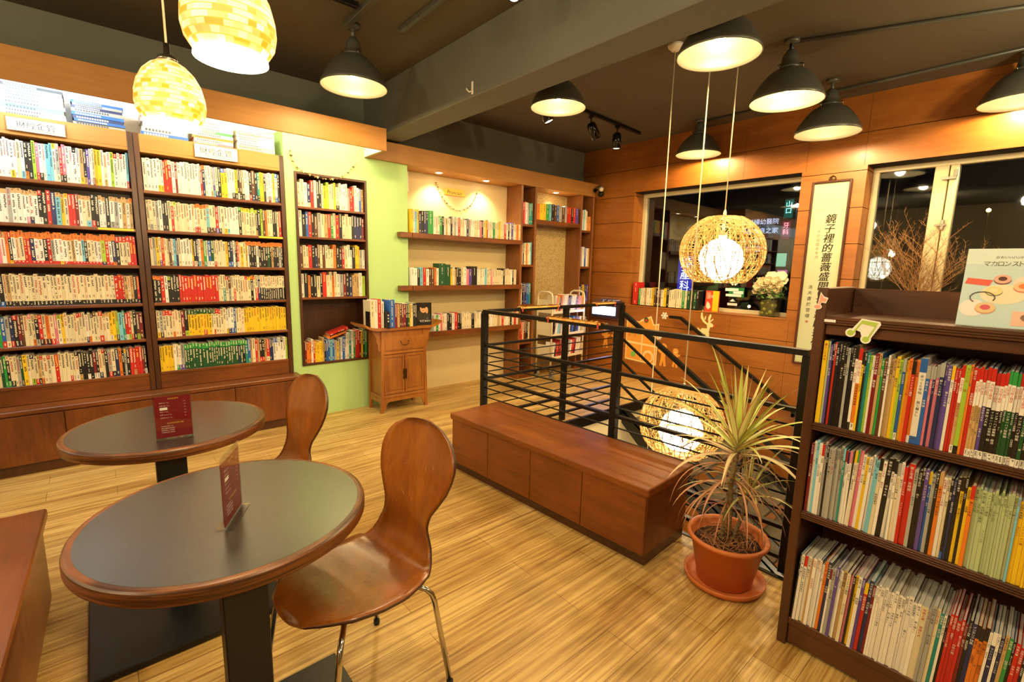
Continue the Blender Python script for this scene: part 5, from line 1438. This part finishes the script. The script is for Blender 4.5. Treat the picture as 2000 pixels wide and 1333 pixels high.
# ------------------------------------------------------------------ street beyond the windows: lit signs far off in the dark
def street_sign(loc, w_, h_, colr, st, text, tcol, label, rz=0):
    t = empty('street_sign', loc, rz, label=label, cat='street sign', group='lit street signs outside')
    m_ = MB(); m_.rbox(.0, .12, -w_/2, w_/2, -h_/2, h_/2, .01); m_.build('sign_case', M['black_metal'], t)
    m_ = MB(); m_.box(-.01, -.001, -w_/2+.03, w_/2-.03, -h_/2+.03, h_/2-.03); m_.build('lit_face', emission('sign_'+str(len(bpy.data.materials)), colr, st), t)
    if text:
        m_ = MB(); write(m_, text, (-.016, 0, h_/2-.05-w_*.35), (0, -1, 0), (0, 0, 1), w_*.62, (1, 1, 1), vertical=True, step=1.05); m_.build('sign_letters', emission('letters_'+str(len(bpy.data.materials)), tcol, 2.2), t)
    return t
XS = 16.0
def sp_(x, y): return px(x, y, XS)
q = sp_(1338, 540); street_sign(q, .62, 1.5, (.04, .05, .7), .45, '婦產科門診', (.7, .8, 1), 'blue lit vertical sign outside, low behind the first window')
q = sp_(1541, 408); street_sign(q, .30, .60, (.02, .30, .2), .22, '山口', (.3, 1, .8), 'green lit sign outside at the right of the first window')
q = sp_(1536, 440); street_sign((XS, q.y, q.z-.15), .30, .60, (.5, .02, .08), .22, '牙科', (1, .3, .3), 'red lit sign outside under the green one')
q = sp_(1526, 508); street_sign((XS, q.y, q.z), .34, .46, (.35, .8, .45), .6, None, None, 'pale green and pink lit panel outside, beside the flowers')
q = sp_(1528, 531); street_sign((XS, q.y, q.z-.12), .34, .40, (.7, .15, .4), .6, '藥', (1, .8, .9), 'pink lit panel outside just above the flowers')
q = sp_(1487, 438); t = empty('street_sign', q, label='rows of pale hospital lettering outside behind the woven lamp', cat='street sign', group='lit street signs outside')
m_ = MB(); 
for i, tx in enumerate(('仁祥婦幼醫院', '健康優良之家', '2356-8133', '(日夜看診)')): write(m_, tx, (0, .62, -.0-i*.28), (0, -1, 0), (0, 0, 1), .19, (1, 1, 1))
m_.build('sign_letters', emission('pale_letters', (.75, .8, 1), .9 ), t)
m_ = MB(); m_.box(.02, .11, -.66, .80, -1.05, .30); m_.build('sign_board', plain('night_board', lin('#2a2a38'), .7), t)
# dark building across the street carrying the signs
t = empty('street_building', (XS+.125, 6, -6), label='dark building across the street behind the lit signs', cat='building')
m_ = MB(); m_.box(0, 3, -14, 16, 0, 20); m_.build('facade', plain('night_facade', lin('#2a2824'), .8), t)
rnd = random.Random(4)
dk = plain('night_window', lin('#14161c'), .2)
for i in range(-4, 6):
    for j in range(1, 5):
        m_ = MB(); m_.rbox(-.004, .05, i*2.4, i*2.4+1.3, j*3.1+.8, j*3.1+2.2, .01); m_.build('window', dk, t)
for i, (x, y, s_) in enumerate([(1463, 599, .04), (1815, 516, .06), (1813, 529, .04), (1723, 541, .04), (1555, 401, .05), (1930, 410, .04)]):
    q = px(x, y, 14.0)
    lab = ['tiny amber street lamp low behind the flowers', 'bright amber street lamp behind the dry twigs, upper one', 'amber street lamp behind the dry twigs, lower one', 'amber street lamp at the left edge of the far window', 'white street lamp by the green sign', 'small amber lamp high in the far window'][i]
    e = empty('street_lamp', (q.x+.02*i, q.y, -6), label=lab, cat='street lamp', group='distant street lamps')
    m_ = MB(); m_.sphere((0, 0, q.z+6), s_, 10, 8); m_.build('lamp_globe', emission('amber_%d' % i, (1, .5, .12) if i != 4 else (.9, .95, 1), 12), e)
    m_ = MB(); m_.tube([(0, 0, 0), (0, 0, q.z+6-s_*.8)], .02, 6); m_.build('lamp_post', M['black_metal'], e)
m_ = MB(); m_.box(6.2, 40, -30, 40, -6.3, -6.0)
structure(m_.build('ground', plain('street_asphalt', lin('#26262a'), .7)))

# ------------------------------------------------------------------ books and magazines
PAL = dict(w='#f1ece0', c='#e6d9b4', k='#1e1b1a', r='#c8281e', o='#e57d28', y='#ecc422', g='#2f9a48', d='#17502c', b='#2a62b4', l='#7cc6dc', n='#242c58',
           p='#dd7a92', v='#5f4b9c', m='#7c1c22', t='#1f8f86', s='#a9a9a2', e='#c6a26a', h='#5e3a22', f='#a4c83c', a='#b7c896')
PALN = dict(w='white', c='cream', k='black', r='red', o='orange', y='yellow', g='green', d='dark green', b='blue', l='light blue', n='navy',
            p='pink', v='violet', m='maroon', t='teal', s='grey', e='tan', h='brown', f='lime', a='pale green')
PALC = {k: lin(v) for k, v in PAL.items()}
PAGE = lin('#e9e0c8')
DARKS = set('krgdbnvmthp')
def parse(s):
    out = []
    for tok in s.split():
        n = 1
        if '*' in tok: tok, n_ = tok.split('*'); n = int(n_)
        body = tok[0]; top = bot = None; i = 1
        while i < len(tok):
            if tok[i] == '_': bot = tok[i+1]
            elif tok[i] == '^': top = tok[i+1]
            i += 2
        out += [(body, top, bot)]*n
    return out
brnd = random.Random(99)
def vary(c_, a=.10):
    k = 1+brnd.uniform(-a, a*.4); return tuple(min(1, x*k) for x in c_)
def spine_marks(mb, w, h, z0, z1, ink, big=.55, y=-.0007):
    """title set down the spine, as small blocks of strokes"""
    z = z1; s_ = min(w*big, .011)
    while z-s_ > z0:
        if brnd.random() < .87:
            a = w/2-s_/2
            mb.quad((a, y, z-s_*.34), (a+s_, y, z-s_*.34), (a+s_, y, z), (a, y, z), ink)
            k = brnd.uniform(.0, .5)*s_
            mb.quad((a+k, y, z-s_*.88), (a+k+s_*.45, y, z-s_*.88), (a+k+s_*.45, y, z-s_*.40), (a+k, y, z-s_*.40), ink)
        z -= s_*1.12
def book_mb(w, h, d, body, top, bot, tf=.14, bf=.20, marks=True, cover=None, page_part=False):
    mb = MB(); bc = vary(PALC[body]); cc = cover or bc
    t_ = min(.0012, w*.15)
    if page_part or w > .03:
        mb.box(0, w, 0, t_, 0, h, bc); mb.box(0, t_, t_, d, 0, h, cc); mb.box(w-t_, w, t_, d, 0, h, cc)
    else:
        mb.box(0, w, 0, d, 0, h, bc, top=PAGE)
    if not page_part and w > .03: mb.box(t_, w-t_, t_, d-.003, .002, h-.003, PAGE)
    y = -.0005
    lo = h*bf if bot else 0; hi = h*(1-tf) if top else h
    if bot: mb.quad((0, y, 0), (w, y, 0), (w, y, lo), (0, y, lo), PALC[bot])
    if top: mb.quad((0, y, hi), (w, y, hi), (w, y, h), (0, y, h), PALC[top])
    if marks:
        ink = lin('#f2e8cc') if body in DARKS else (lin('#2c2620') if brnd.random() < .75 else lin('#b0402a'))
        if body == 'r' and brnd.random() < .3: ink = lin('#f0d060')
        z1 = hi-h*.04; ln = brnd.uniform(.35, .62)*h
        spine_marks(mb, w, h, max(lo+h*.06, z1-ln), z1, ink)
        if brnd.random() < .6 and z1-ln > lo+h*.18: spine_marks(mb, w, h, lo+h*.05, lo+h*.05+h*.12, ink, .4)
        if top and top != 'w': spine_marks(mb, w, h, hi+h*.02, h-h*.02, lin('#f2e8cc') if top in DARKS else lin('#8a3020'), .45, -.0009)
        if bot: spine_marks(mb, w, h, h*.02, lo-h*.02, lin('#f2e8cc') if bot in DARKS else lin('#3a3020'), .45, -.0009)
    return mb
BOOKS = []
ORD = lambda n: '%d%s' % (n, 'th' if 10 <= n % 100 <= 20 else {1: 'st', 2: 'nd', 3: 'rd'}.get(n % 10, 'th'))
def fit(l):
    if len(l.split()) > 16:
        a, b_ = l.split(',', 1); l = a.split(' with ')[0]+','+b_
    return l
def desc(body, top, bot, noun):
    s_ = PALN[body]+' '+noun
    if bot and bot != body: s_ += ' with %s foot' % PALN[bot]
    elif top and top != body: s_ += ' with %s head' % PALN[top]
    return s_
def book_row(x0, x1, z, spec, where, group, h=.212, hj=.012, d=.14, y=4.672, fill=True, lean=0, rotz=0, org=None, wj=.28, tf=.14, bf=.20, noun='paperback', wmul=None, hmap=None, yj=.006):
    items = parse(spec); n = len(items)
    ws = [1+brnd.uniform(-wj, wj) for _ in items]
    if wmul:
        for k, v in wmul.items(): ws[k] *= v
    tot = sum(ws); x = x0; span = x1-x0
    for i, ((body, top, bot), w_) in enumerate(zip(items, ws)):
        w = w_/tot*span
        hh = h+brnd.uniform(-hj, hj)
        if hmap and i in hmap: hh = hmap[i]
        mb = book_mb(w-.0006, hh, d-brnd.uniform(0, .012), body, top, bot, tf, bf)
        ln = lean if not callable(lean) else lean(i)
        if org is None:
            mat = Matrix.Translation((x, y+brnd.uniform(0, yj), z+.0005)) @ Matrix.Rotation(ln, 4, 'Y')
        else:
            mat = org @ Matrix.Translation((x, brnd.uniform(0, yj), z+.0005)) @ Matrix.Rotation(ln, 4, 'Y')
        c0_ = mat @ Vector((0, 0, 0)); c1_ = mat @ Vector((w, 0, 0)); c2_ = mat @ Vector((0, 0, hh))
        a = proj(c0_); b_ = proj(c1_); e_ = proj(c2_)
        area = abs((b_[0]-a[0])*(e_[1]-a[1])-(b_[1]-a[1])*(e_[0]-a[0]))
        if max(a[0], b_[0], e_[0]) > -2 and min(a[0], e_[0]) < 2002 or True:
            vis = max(a[0], b_[0]) > 2
            BOOKS.append([area if vis else 0, mb, mat, '%s, %s from left, %s' % (desc(body, top, bot, noun), ORD(i+1), where), group])
        x += w

LA, LB = 'far left bookcase', 'second tall bookcase'
rows = ['top shelf', 'second shelf down', 'third shelf down', 'fourth shelf down', 'fifth shelf down', 'lowest shelf']
A = ["w*4 w_y w c w_l k_o k f p_r w_k w l l w^y s_c r_k p_k w w w^k w e_y k_e v w c_m y y w c_e w f w^r w w^r w l_r",
 "w^e w^e s w^e w^e w^e w^e_p w^e_n w^e k^r_w k r n l^e y^e c^y r r m w^e c^e c^e_l k^k_r k w^e w^e k w^e_s s^e w^e e^e w^e e^o",
 "p w^e o k^r_y w^o_r c^o_r c^o_r r^o_r r^o_r n^o_r w^o_r w^o_r k^o_r r^o_r s^o_r w^o_r w^o_y w^o_r c^o_r e^o_r w^o_r w^o_r l^o_r k^o_r c^o_r c^o_r w^o_r w^o_r f^o_n r^o_r w^o_r n^o_o k^r c^r c^r c^r_r r^r_r r^r",
 "c_n k_b c_k e_k c_k*4 c_k*22 c_k c_k c_k r_k r_k r_k e_k c_k e_k k_k r_k",
 "k g b_r s_c n_r k^r_k m_k h c c^p c_o k^e_s r_k c_m o_k c_r p c^f_w y c c c c c^r c^r c w_n c_o c^k c^h c c^r_r c^e c^e y_w y_y f_k l t r_w r_f c_r k h_f m_h",
 "c c d g k^c_g c_k c s d_k y c c^n_f c_r e_k c^r_o c c^r c r c c c c_r c c^k_w k_e k k k_w k m_w k_w c^c_n c^r k s_r c_k n o k s^y k r r_e r r m k_w"]
B = ["w*4 w_y w_y r r r^c w m w*8 r_r n^o w w c_e v_l c_n k y^b y^p w w w_k y_k k_w h_k c_k w w k_r h_n k t_k y y k^p w w_m w y w^b_b k",
 "c c_s c s w k k c r^c c^f c*5 w c w^o_r c^o_r c^o c^o l^e_k c_h c_h r_v w_k c w_y w_l w w w k^g c^y c^y c^y c^f c^f c^f k^f_e k f h o c c k k c r",
 "c s y c_v r c c h w_s l n c w w w w y_r k_c n w_l o g_t w b_w d_w c_r c c c c y k_b n_b w k_k r^o_w c y^c c y^o w^o k^o k^o k^o w^o k^o k^o k^o k^o d^o k^o e^o k^o k^o k^o s^o k^o",
 "k^o k^o r w k^f k k k r*13 c c c_t c^r h_s c c_r c^c*4 c^r c^y k^o c^o c_r n^s c_k*11",
 "c_y s_k c^r c^r c^r c_o c c m k_f y^d*3 y^d y^d y^d_r y^d y^d c^d c^d_o c^r c^r c c w_y w_n w_b b_b c c c y*17",
 "y*5 w c_g w_v s_v d^g*20 n^g d^g k^g t^g b_t e c r e k_r k_r e r_c n n w^b w^b w w^k w f"]
HA = [.245, .222, .215, .213, .213, .208]
for i in range(6):
    tf = {2: .20}.get(i, .14); bf = {2: .10, 3: .16}.get(i, .2)
    book_row([-.41, -.44, -.47, -.50, -.54, -.56][i], .262, SH[i], A[i], rows[i]+', '+LA, 'paperbacks on the %s of the %s' % (rows[i], LA), HA[i], .009, tf=tf, bf=bf, lean=(R(1.2) if i in (0, 1) else 0))
    book_row(.348, 1.312, SH[i], B[i], rows[i]+', '+LB, 'paperbacks on the %s of the %s' % (rows[i], LB), [.24, .222, .215, .213, .213, .208][i], .008, tf={2: .16, 4: .18, 5: .2}.get(i, .14), bf={3: .5}.get(i, .2))
C_ = ["c c w n_c r w k k c y f c c y c_k w w w w s r r w w b e", "w k b r k h s c e r g c r k c c c k n n n m", "h c c r k n h c h c c^k c o k k r c w w k y y s w",
      "w k o k k c k r c c o c w s m k n e e e w f"]
ztop = [RZC[0], RZC[1], RZC[2], RZC[3]]
for i in range(4):
    nm = ['top', 'second', 'third', 'fourth'][i]+' shelf of the green-wall bookcase'
    book_row(RX0+.026, RX1-.028, ztop[i], C_[i], nm, 'books on the '+nm, [.235, .215, .205, .22][i], .025, d=.12, y=4.69, noun='book')
nm = 'lowest shelf of the green-wall bookcase'
book_row(RX0+.03, RX1-.03, RZ0+.022, "m o o w r y y y y e k b b l b s y s w b w w t w g r r m y d g", nm, 'books on the '+nm, .21, .03, d=.13, y=4.69, noun='book',
         hmap={k: .27+.01*(k % 3) for k in range(21, 31)}, lean=lambda i: R(1.0))
for k, (c_, z, l_) in enumerate((('o', .262, 'orange book lying on top of the standing books in the green-wall bookcase'), ('r', .292, 'red book lying topmost over the lowest green-wall shelf'))):
    mb = book_mb(.032, .20, .12, c_, None, None)
    mat = Matrix.Translation((1.69+.02*k, 4.70, RZ0+z+.0)) @ Matrix.Rotation(R(72), 4, 'Y')
    BOOKS.append([500, mb, mat, l_, 'books lying in the green-wall bookcase'])
D_ = ["y w l y n k n n g w c w g k w e w w k w s w r c c w n s w w c c w p k c y r w c w g c c y c c r w k w v w c o c",
      "w w k l r w h h o w d d y c e k k c w p v k w c w l c c p c c c c c k c c c w k c",
      "y o w k w p s s w g w p c w k k w r k k c c c c k c c w k c r c w c c e c r c w c k c r c"]
for i in range(3):
    nm = ['top', 'middle', 'lowest'][i]+' shelf on the cream wall'
    book_row(2.60, [4.175, 4.12, 4.175][i], ZS[i], D_[i], nm, 'books on the '+nm, [.20, .19, .19][i], .014, d=.13, y=4.64, noun='book', wmul={0: {8: 2.2}, 1: {10: 2.2, 11: 2.2, 21: 2.0}, 2: {}}[i],
             hmap={0: {0: .25, 1: .24, 2: .23, 3: .25, 5: .24, 6: .24, 7: .24, 8: .25}, 1: {10: .245, 11: .235, 21: .22}, 2: {}}[i])
E_ = ["r p w s t t", "c k c c o c w l", "w k v n b b t", "r r c m k k c"]
F_ = ["w l w c o e o", "s w b w e", "c k y k k v", "w s k w"]
for i, z in enumerate((2.05, 1.53, 1.01, .50)):
    nm = ['top', 'second', 'third', 'fourth'][i]
    book_row(4.225, 4.40, z, E_[i], nm+' cubby, left column beside the niche', 'books in the left niche column', [.27, .28, .27, .27][i], .01, d=.15, y=4.66, noun='book')
    book_row(5.38, 5.58, z-.005, F_[i], nm+' cubby, right column beside the niche', 'books in the right niche column', [.28, .27, .24, .27][i], .015, d=.15, y=4.66, noun='book', hmap={4: .2, 5: .2, 6: .2} if i == 0 else None)
book_row(4.475, 5.30, 2.125, "o y y g l k h b s h s r r k r v", 'shelf under the niche downlight', 'picture books over the niche', .215, .012, d=.14, y=4.66, noun='picture book')
# cart: three tiers, leaning
ct = Matrix.Translation((4.93, 4.58, 0)) @ Matrix.Rotation(R(5), 4, 'Z')
for i, (z, sp_c) in enumerate(((.90, "c o y k o c w c k k c w c k r e o"), (.59, "k w l s w b w k w c n b k n b c"), (.28, "w k r m r w r k s w r m w c w"))):
    book_row(-.325, .29, z+.001, sp_c, ['top', 'middle', 'lower'][i]+' tier of the cream cart', 'books on the cream cart', .225, .018, d=.15, noun='book', org=ct @ Matrix.Translation((0, -.125, 0)), lean=R(9), yj=.004)
# sill
st = Matrix.Translation((XR+.035, 0, SZ)) @ Matrix.Rotation(R(-90), 4, 'Z')
book_row(-3.965, -3.885, .01, "r", 'left end of the window sill', 'books on the window sill', .31, 0, d=.16, noun='binder', org=st)
book_row(-3.87, -3.30, .01, "g c c e c c y h k h c y k c c c", 'row on the window sill', 'books on the window sill', .235, .012, d=.13, noun='book', org=st)
book_row(-3.29, -2.985, .01, "c c g c d k d k", 'right part of the sill row before the booklet', 'books on the window sill', .225, .012, d=.13, noun='book', org=st)
# cabinet top
zc_ = CH-.03+.028+.0005
book_row(1.985, 2.125, zc_, "c w r w", 'left group on the carved cabinet', 'books on the carved cabinet', .27, .012, d=.17, y=4.34, noun='hardback')
book_row(2.165, 2.47, zc_, "b_b m e h m m k d y c k k", 'row on the carved cabinet', 'books on the carved cabinet', .235, .008, d=.17, y=4.30, noun='hardback', wmul={0: 1.9}, hmap={0: .275})
for k, (x, y) in enumerate(((1.975, 4.335), (2.130, 4.288))):
    m_ = MB(); m_.rbox(0, .03 if k else .004, 0, .10, 0, .165, .002, col=lin('#12100f')); m_.rbox(0, .055, -.001, .10, 0, .003, .001, col=lin('#12100f'))
    for q_ in range(3): m_.quad((.008 if k else .0, -.0006, .06+.03*q_), (.02 if k else .003, -.0006, .06+.03*q_), (.02 if k else .003, -.0006, .075+.03*q_), (.008 if k else 0, -.0006, .075+.03*q_), lin('#d8d2c0'))
    tag(m_.build('bookend', M['print'], None, (x, y, zc_)), ['black bookend at the left end of the carved cabinet top', 'black bookend before the thick blue book on the carved cabinet'][k], 'bookend', 'black bookends')
t = empty('portrait_book', (2.565, 4.33, zc_), R(-12), label='book facing out with a dark portrait cover on the carved cabinet', cat='book')
m_ = MB(); m_.box(-.085, .085, 0, .022, 0, .235, lin('#1d1814')); yv = -.001
sk = lin('#d8a878')
def oval(cx_, cz_, a, b_, c_, k): m_.prism(circ(cx_, cz_, a, 18, b_), (0, yv*k, 0), (1, 0, 0), (0, 0, 1), (0, yv*.6, 0), c_)
oval(-.005, .10, .07, .075, lin('#3a342c'), .2); oval(-.004, .175, .036, .046, sk, 1); oval(-.005, .205, .040, .026, lin('#2a1c14'), 1.8); oval(.034, .155, .014, .034, mixc(sk, (.4, .2, .1), .2), 2)
oval(-.016, .178, .005, .003, lin('#2a1c14'), 2.6); oval(.010, .178, .005, .003, lin('#2a1c14'), 2.6); oval(-.004, .153, .012, .003, lin('#a05a44'), 2.6); oval(-.004, .166, .004, .007, mixc(sk, (.5, .25, .15), .4), 2.6)
write(m_, 'KITANO', (-.04, -.005, .035), (1, 0, 0), (0, 0, 1), .030, lin('#f0ece0')); write(m_, 'par', (.03, -.005, .068), (1, 0, 0), (0, 0, 1), .016, lin('#7ab0d0'))
m_.build('book_cover', M['gloss_print'], t)

# stacks lying on top of the tall bookcases
zt = 2.4195
sr = random.Random(8)
def stack(x0, x1, spec, where, hs=.022, y=4.69, dpt=.2):
    z = zt
    for k, (body, top, bot) in enumerate(parse(spec)):
        h_ = hs*sr.uniform(.8, 1.25); w = (x1-x0)*sr.uniform(.93, 1.0); ox = sr.uniform(0, (x1-x0)-w)
        # spine along X: build upright then lay down
        mb = MB(); bc = vary(PALC[body]); mb.box(0, w, 0, dpt, 0, h_, bc); mb.box(-.0004, 0, .004, dpt-.002, .002, h_-.002, PAGE); mb.box(w, w+.0004, .004, dpt-.002, .002, h_-.002, PAGE)
        ink = lin('#f2e8cc') if body in DARKS else lin('#4a4a50')
        xx = .02
        while xx < w*sr.uniform(.5, .8):
            mb.quad((xx, -.0005, h_*.25), (xx+h_*.4, -.0005, h_*.25), (xx+h_*.4, -.0005, h_*.75), (xx, -.0005, h_*.75), ink); xx += h_*.6
        mat = Matrix.Translation((x0+ox, y+sr.uniform(0, .012), z+.0004))
        n_ = len(parse(spec))
        BOOKS.append([900, mb, mat, '%s book lying flat, %s from bottom, %s' % (PALN[body], ORD(k+1), where), 'books stacked on top of the tall bookcases'])
        z += h_+.0006
stack(-.36, -.05, "w w l w w w w w k", 'leftmost stack on the far left bookcase')
stack(-.02, .27, "s b n b s n s b", 'blue-grey stack on the far left bookcase', .020)
stack(.36, .66, "b w w w r", 'stack behind the amber pendant', .028)
stack(.69, .98, "p w o w g w w w", 'stack above the second category sign', .020)
stack(1.0, 1.30, "c c w w w c w w", 'stack next to the green wall', .020)

# the 300 books that show largest are objects of their own, the rest fill one mesh
BOOKS.sort(key=lambda b_: -b_[0])
NI = 300
seen = {}
for area, mb, mat, label, group in BOOKS[:NI]:
    o = mb.build('book', M['print']); o.matrix_world = mat
    tag(o, fit(label), 'book', group)
rest = MB()
for area, mb, mat, label, group in BOOKS[NI:]: rest.merge(mb, mat)
tag(rest.build('packed_books', M['print']), 'smaller and more distant books filling the remaining shelf space', 'books', kind='stuff')

# magazines in the right foreground case, each with a spine, cover and page block
MAGT = Matrix.Translation((BX, 0, 0)) @ Matrix.Rotation(R(-90), 4, 'Z')
TITLES = ['月刊陸上競技', '暮らしの手帖', 'インテリア特集', '旅と写真', '日本の美', '料理通信', '全国大会速報', '世界陸上大会', '音楽と人', '建築と都市', '花時間', '映画特集号', 'ランニング', '手づくり手帖', '庭と暮らし', '写真工業', '経済の今', '秋冬号', 'ファッション通信', '芸術新潮号']
def mag_row(y0, y1, z, spec, where, group, h=.285, hj=.008, glyphs=True, xoff=.012, lean=0, hfn=None, thick=None):
    items = parse(spec); ws = [1+brnd.uniform(-.3, .3) for _ in items]
    if thick:
        for k, v in thick.items():
            if k < len(ws): ws[k] *= v
    tot = sum(ws); x = -y0
    for i, ((body, top, bot), w_) in enumerate(zip(items, ws)):
        w = w_/tot*(y0-y1); hh = h+brnd.uniform(-hj, hj)
        if hfn: hh = hfn(i, hh)
        d = brnd.uniform(.195, .212)
        mb = book_mb(w-.0005, hh, d, body, top, bot, .16, .09, marks=False, page_part=True, cover=vary(PALC[brnd.choice('wckrbnlsep')], .3) if brnd.random() < .4 else None)
        lo = hh*.09 if bot else 0; hi = hh*.84 if top else hh
        ink = lin('#f4f0e6') if body in DARKS else brnd.choice([lin('#2a2624'), lin('#2a2624'), lin('#b02a24'), lin('#24406a')])
        if body in 'a': ink = lin('#4a5a4a')
        sz = min((w-.0005)*.86, .0105)
        if glyphs and sz > .0035:
            tx = brnd.choice(TITLES); zz = hi-sz*.9-.004
            if top in ('r', 'g') and bot == 'w':
                mb.quad((0, -.0006, hh*.58), (w-.0005, -.0006, hh*.58), (w-.0005, -.0006, hh*.86), (0, -.0006, hh*.86), PALC['w']); zz = hh*.58-sz*.9
                write(mb, '月刊陸上競技', ((w-.0005)/2, -.0009, hh*.84-sz*.5), (1, 0, 0), (0, 0, 1), sz*.92, PALC['r'], vertical=True, step=1.0); tx = brnd.choice(['インターハイ総集編', '全国高校総体速報', '世界陸上大会', '駅伝マラソン特集'])
            big = brnd.uniform(.8, 1)
            n_max = int((zz-lo-.02)/(sz*1.05)); tx2 = (tx+' '*brnd.randint(1, 5)+brnd.choice(TITLES))[:max(3, min(n_max, brnd.randint(8, 20)))]
            pen = 0
            for chh in tx2:
                if chh != ' ': write(mb, chh, ((w-.0005)/2, -.0007, zz-pen), (1, 0, 0), (0, 0, 1), sz*big, ink, vertical=True)
                pen += sz*1.04
        elif glyphs:
            spine_marks(mb, w, hh, lo+hh*.1, hi-.01, ink, .6)
        if bot and not top is None:
            spine_marks(mb, w, hh, hh*.015, lo-hh*.015, lin('#4a4a4a'), .5, -.0008)
        ln = lean(i) if callable(lean) else lean
        xo = xoff+brnd.uniform(-.004, .006)
        mat = MAGT @ Matrix.Translation((x, xo, z+.0006)) @ Matrix.Rotation(ln, 4, 'Y')
        o = mb.build('magazine', M['gloss_print']); o.matrix_world = mat
        tag(o, fit('%s, %s from left, %s' % (desc(body, top, bot, 'magazine'), ORD(i+1), where)), 'magazine', group)
        pb = MB(); t_ = min(.0012, w*.15)
        pb.box(t_, w-.0005-t_, .002, d-.002, .001, hh-.0015, vary(lin('#ddd8cc'), .12))
        pb.build('page_block', M['matte_col'], o)
        x += w
W1_, W2_, W3_ = 'top shelf, right foreground case', 'middle shelf, right foreground case', 'bottom shelf, right foreground case'
mag_row(.545, -.045, .945, "y a v k r k*4 s k k w^k_k o^r_w y^k k t f w m e g h w e e y f b^s_w y o r^k o_w w^b_b b^s p^s n^s p^s n^s v v w^y r r e^r_w f_k o r e^r_w*3 v^r_w k^r_w*4 d^g_w*3 k^r_w*2 d^g_w k^r_w*3 n^r_w t^g_w d^g_w", W1_, 'magazines on the top shelf of the right case',
        .285, .010, thick={33: 1.8, 0: 1.5, 1: .8}, hfn=lambda i, h_: h_+.020 if i < 14 else (h_-.012 if 33 < i < 40 else h_-.005))
mag_row(.545, -.10, .585, "m w l w w^r s k s s s s s t^l w^r w^n w^p w^y c^g p w y w w l l c^k w k w^k s w^k c^s w r^r r s k k v b^y s k o^e w c k_b n k y^k k y o^r a*12 l y*11", W2_, 'magazines on the middle shelf of the right case',
        .285, .010, thick={27: 1.8, 34: 1.6}, hfn=lambda i, h_: h_ if i < 50 else h_-.015, lean=lambda i: R(1.5) if 15 < i < 30 else 0)
mag_row(.545, -.14, .125, "k w w^r w e w w w w o n w^m s v w w e c p k y w v r^y n m w*13 c s s c t w_k k r r r r m k n o^k o^k o^k w n^w w n e g k r r k w r w^r w w k w r", W3_, 'magazines on the bottom shelf of the right case',
        .285, .010, xoff=.008, thick={10: 1.5, 36: 1.8, 39: 1.7}, lean=lambda i: R(2.0))

# craft book standing face-out on the magazine case
t = empty('craft_book', (BX+.05, .060, 1.351), R(-90), label='pale blue craft book with macaron cover leaning on the magazine case', cat='book')
t.rotation_euler = (R(-7), 0, R(-90))
m_ = MB(); bl = lin('#c9e0e2'); m_.box(-.145, .10, 0, .008, 0, .238, bl)
yv = -.0004
def ov(cx_, cz_, a, b_, c_, k, n_=24): m_.prism(circ(cx_, cz_, a, n_, b_), (0, yv*k, 0), (1, 0, 0), (0, 0, 1), (0, yv*.8, 0), c_)
m_.box(-.145, .10, -.0004, 0, .19, .238, lin('#dcebe6'))
write(m_, 'かわいいハンドメイド', (-.080, -.0012, .208), (1, 0, 0), (0, 0, 1), .0095, lin('#4a4a40')); write(m_, 'マカロンストラップ', (-.105, -.0012, .186), (1, 0, 0), (0, 0, 1), .0175, lin('#6a604a'))
write(m_, 'handmade macaron strap', (-.085, -.0012, .176), (1, 0, 0), (0, 0, 1), .006, lin('#f4f4f0'))
ov(-.052, .100, .050, .030, lin('#f2e6c8'), 1); ov(.0, .135, .035, .022, lin('#f4dcd0'), 1); ov(-.114, .055, .030, .026, lin('#f4ece8'), 1)
m_.prism([(-.140, .130), (-.085, .124), (-.078, .142), (-.135, .148)], (0, yv, 0), (1, 0, 0), (0, 0, 1), (0, yv, 0), lin('#e8604c'))
for (x, z, r_, c1, c2, c3) in [(-.058, .146, .019, '#7a3c34', '#e8b4a0', '#5a2420'), (-.072, .110, .019, '#8a8a5c', '#ecdc9c', '#f4e8b8'), (-.085, .058, .023, '#d8a070', '#e8c898', '#d85a6c'), (-.012, .125, .021, '#d87868', '#f0c8a0', '#e8803c'), (.012, .155, .020, '#8c2c1c', '#d8442c', '#f0a080'), (.022, .085, .02, '#f0d8c0', '#a85c54', '#c87868'), (.06, .14, .02, '#caa080', '#e8d0b0', '#b07060'), (.065, .06, .021, '#88a070', '#dce0b0', '#e0a0a0')]:
    ov(x, z-.003, r_, r_*.72, lin(c1), 2.2); ov(x, z, r_*.98, r_*.70, lin(c2), 3.2); ov(x, z+.001, r_*.5, r_*.34, lin(c3), 4.2)
m_.prism([(-.025, .008), (.06, .008), (.06, .05), (-.025, .052)], (0, yv, 0), (1, 0, 0), (0, 0, 1), (0, yv, 0), lin('#f2c4ae')); ov(.012, .034, .019, .012, lin('#8c6a5c'), 3)
m_.tube([(-.085+.028*math.cos(a)-.01, -.003, .088+.018*math.sin(a)) for a in [k*.5 for k in range(-1, 9)]], .0012, 5, col=lin('#2c3038'))
m_.build('book_cover', M['print'], t)
m_ = MB(); m_.box(-.144, .099, .0, .0045, .002, .236, PAGE) if False else m_.box(-.142, .098, .0082, .020, .002, .236, PAGE); m_.build('page_block', M['matte_col'], t)
m_ = MB(); m_.box(-.147, .10, -.006, .024, -.0012, -.0004); m_.build('acrylic_sleeve', M['acrylic'], t)
assert all(len(o['label'].split()) <= 16 for o in bpy.data.objects if 'label' in o), [o['label'] for o in bpy.data.objects if 'label' in o and len(o['label'].split()) > 16]
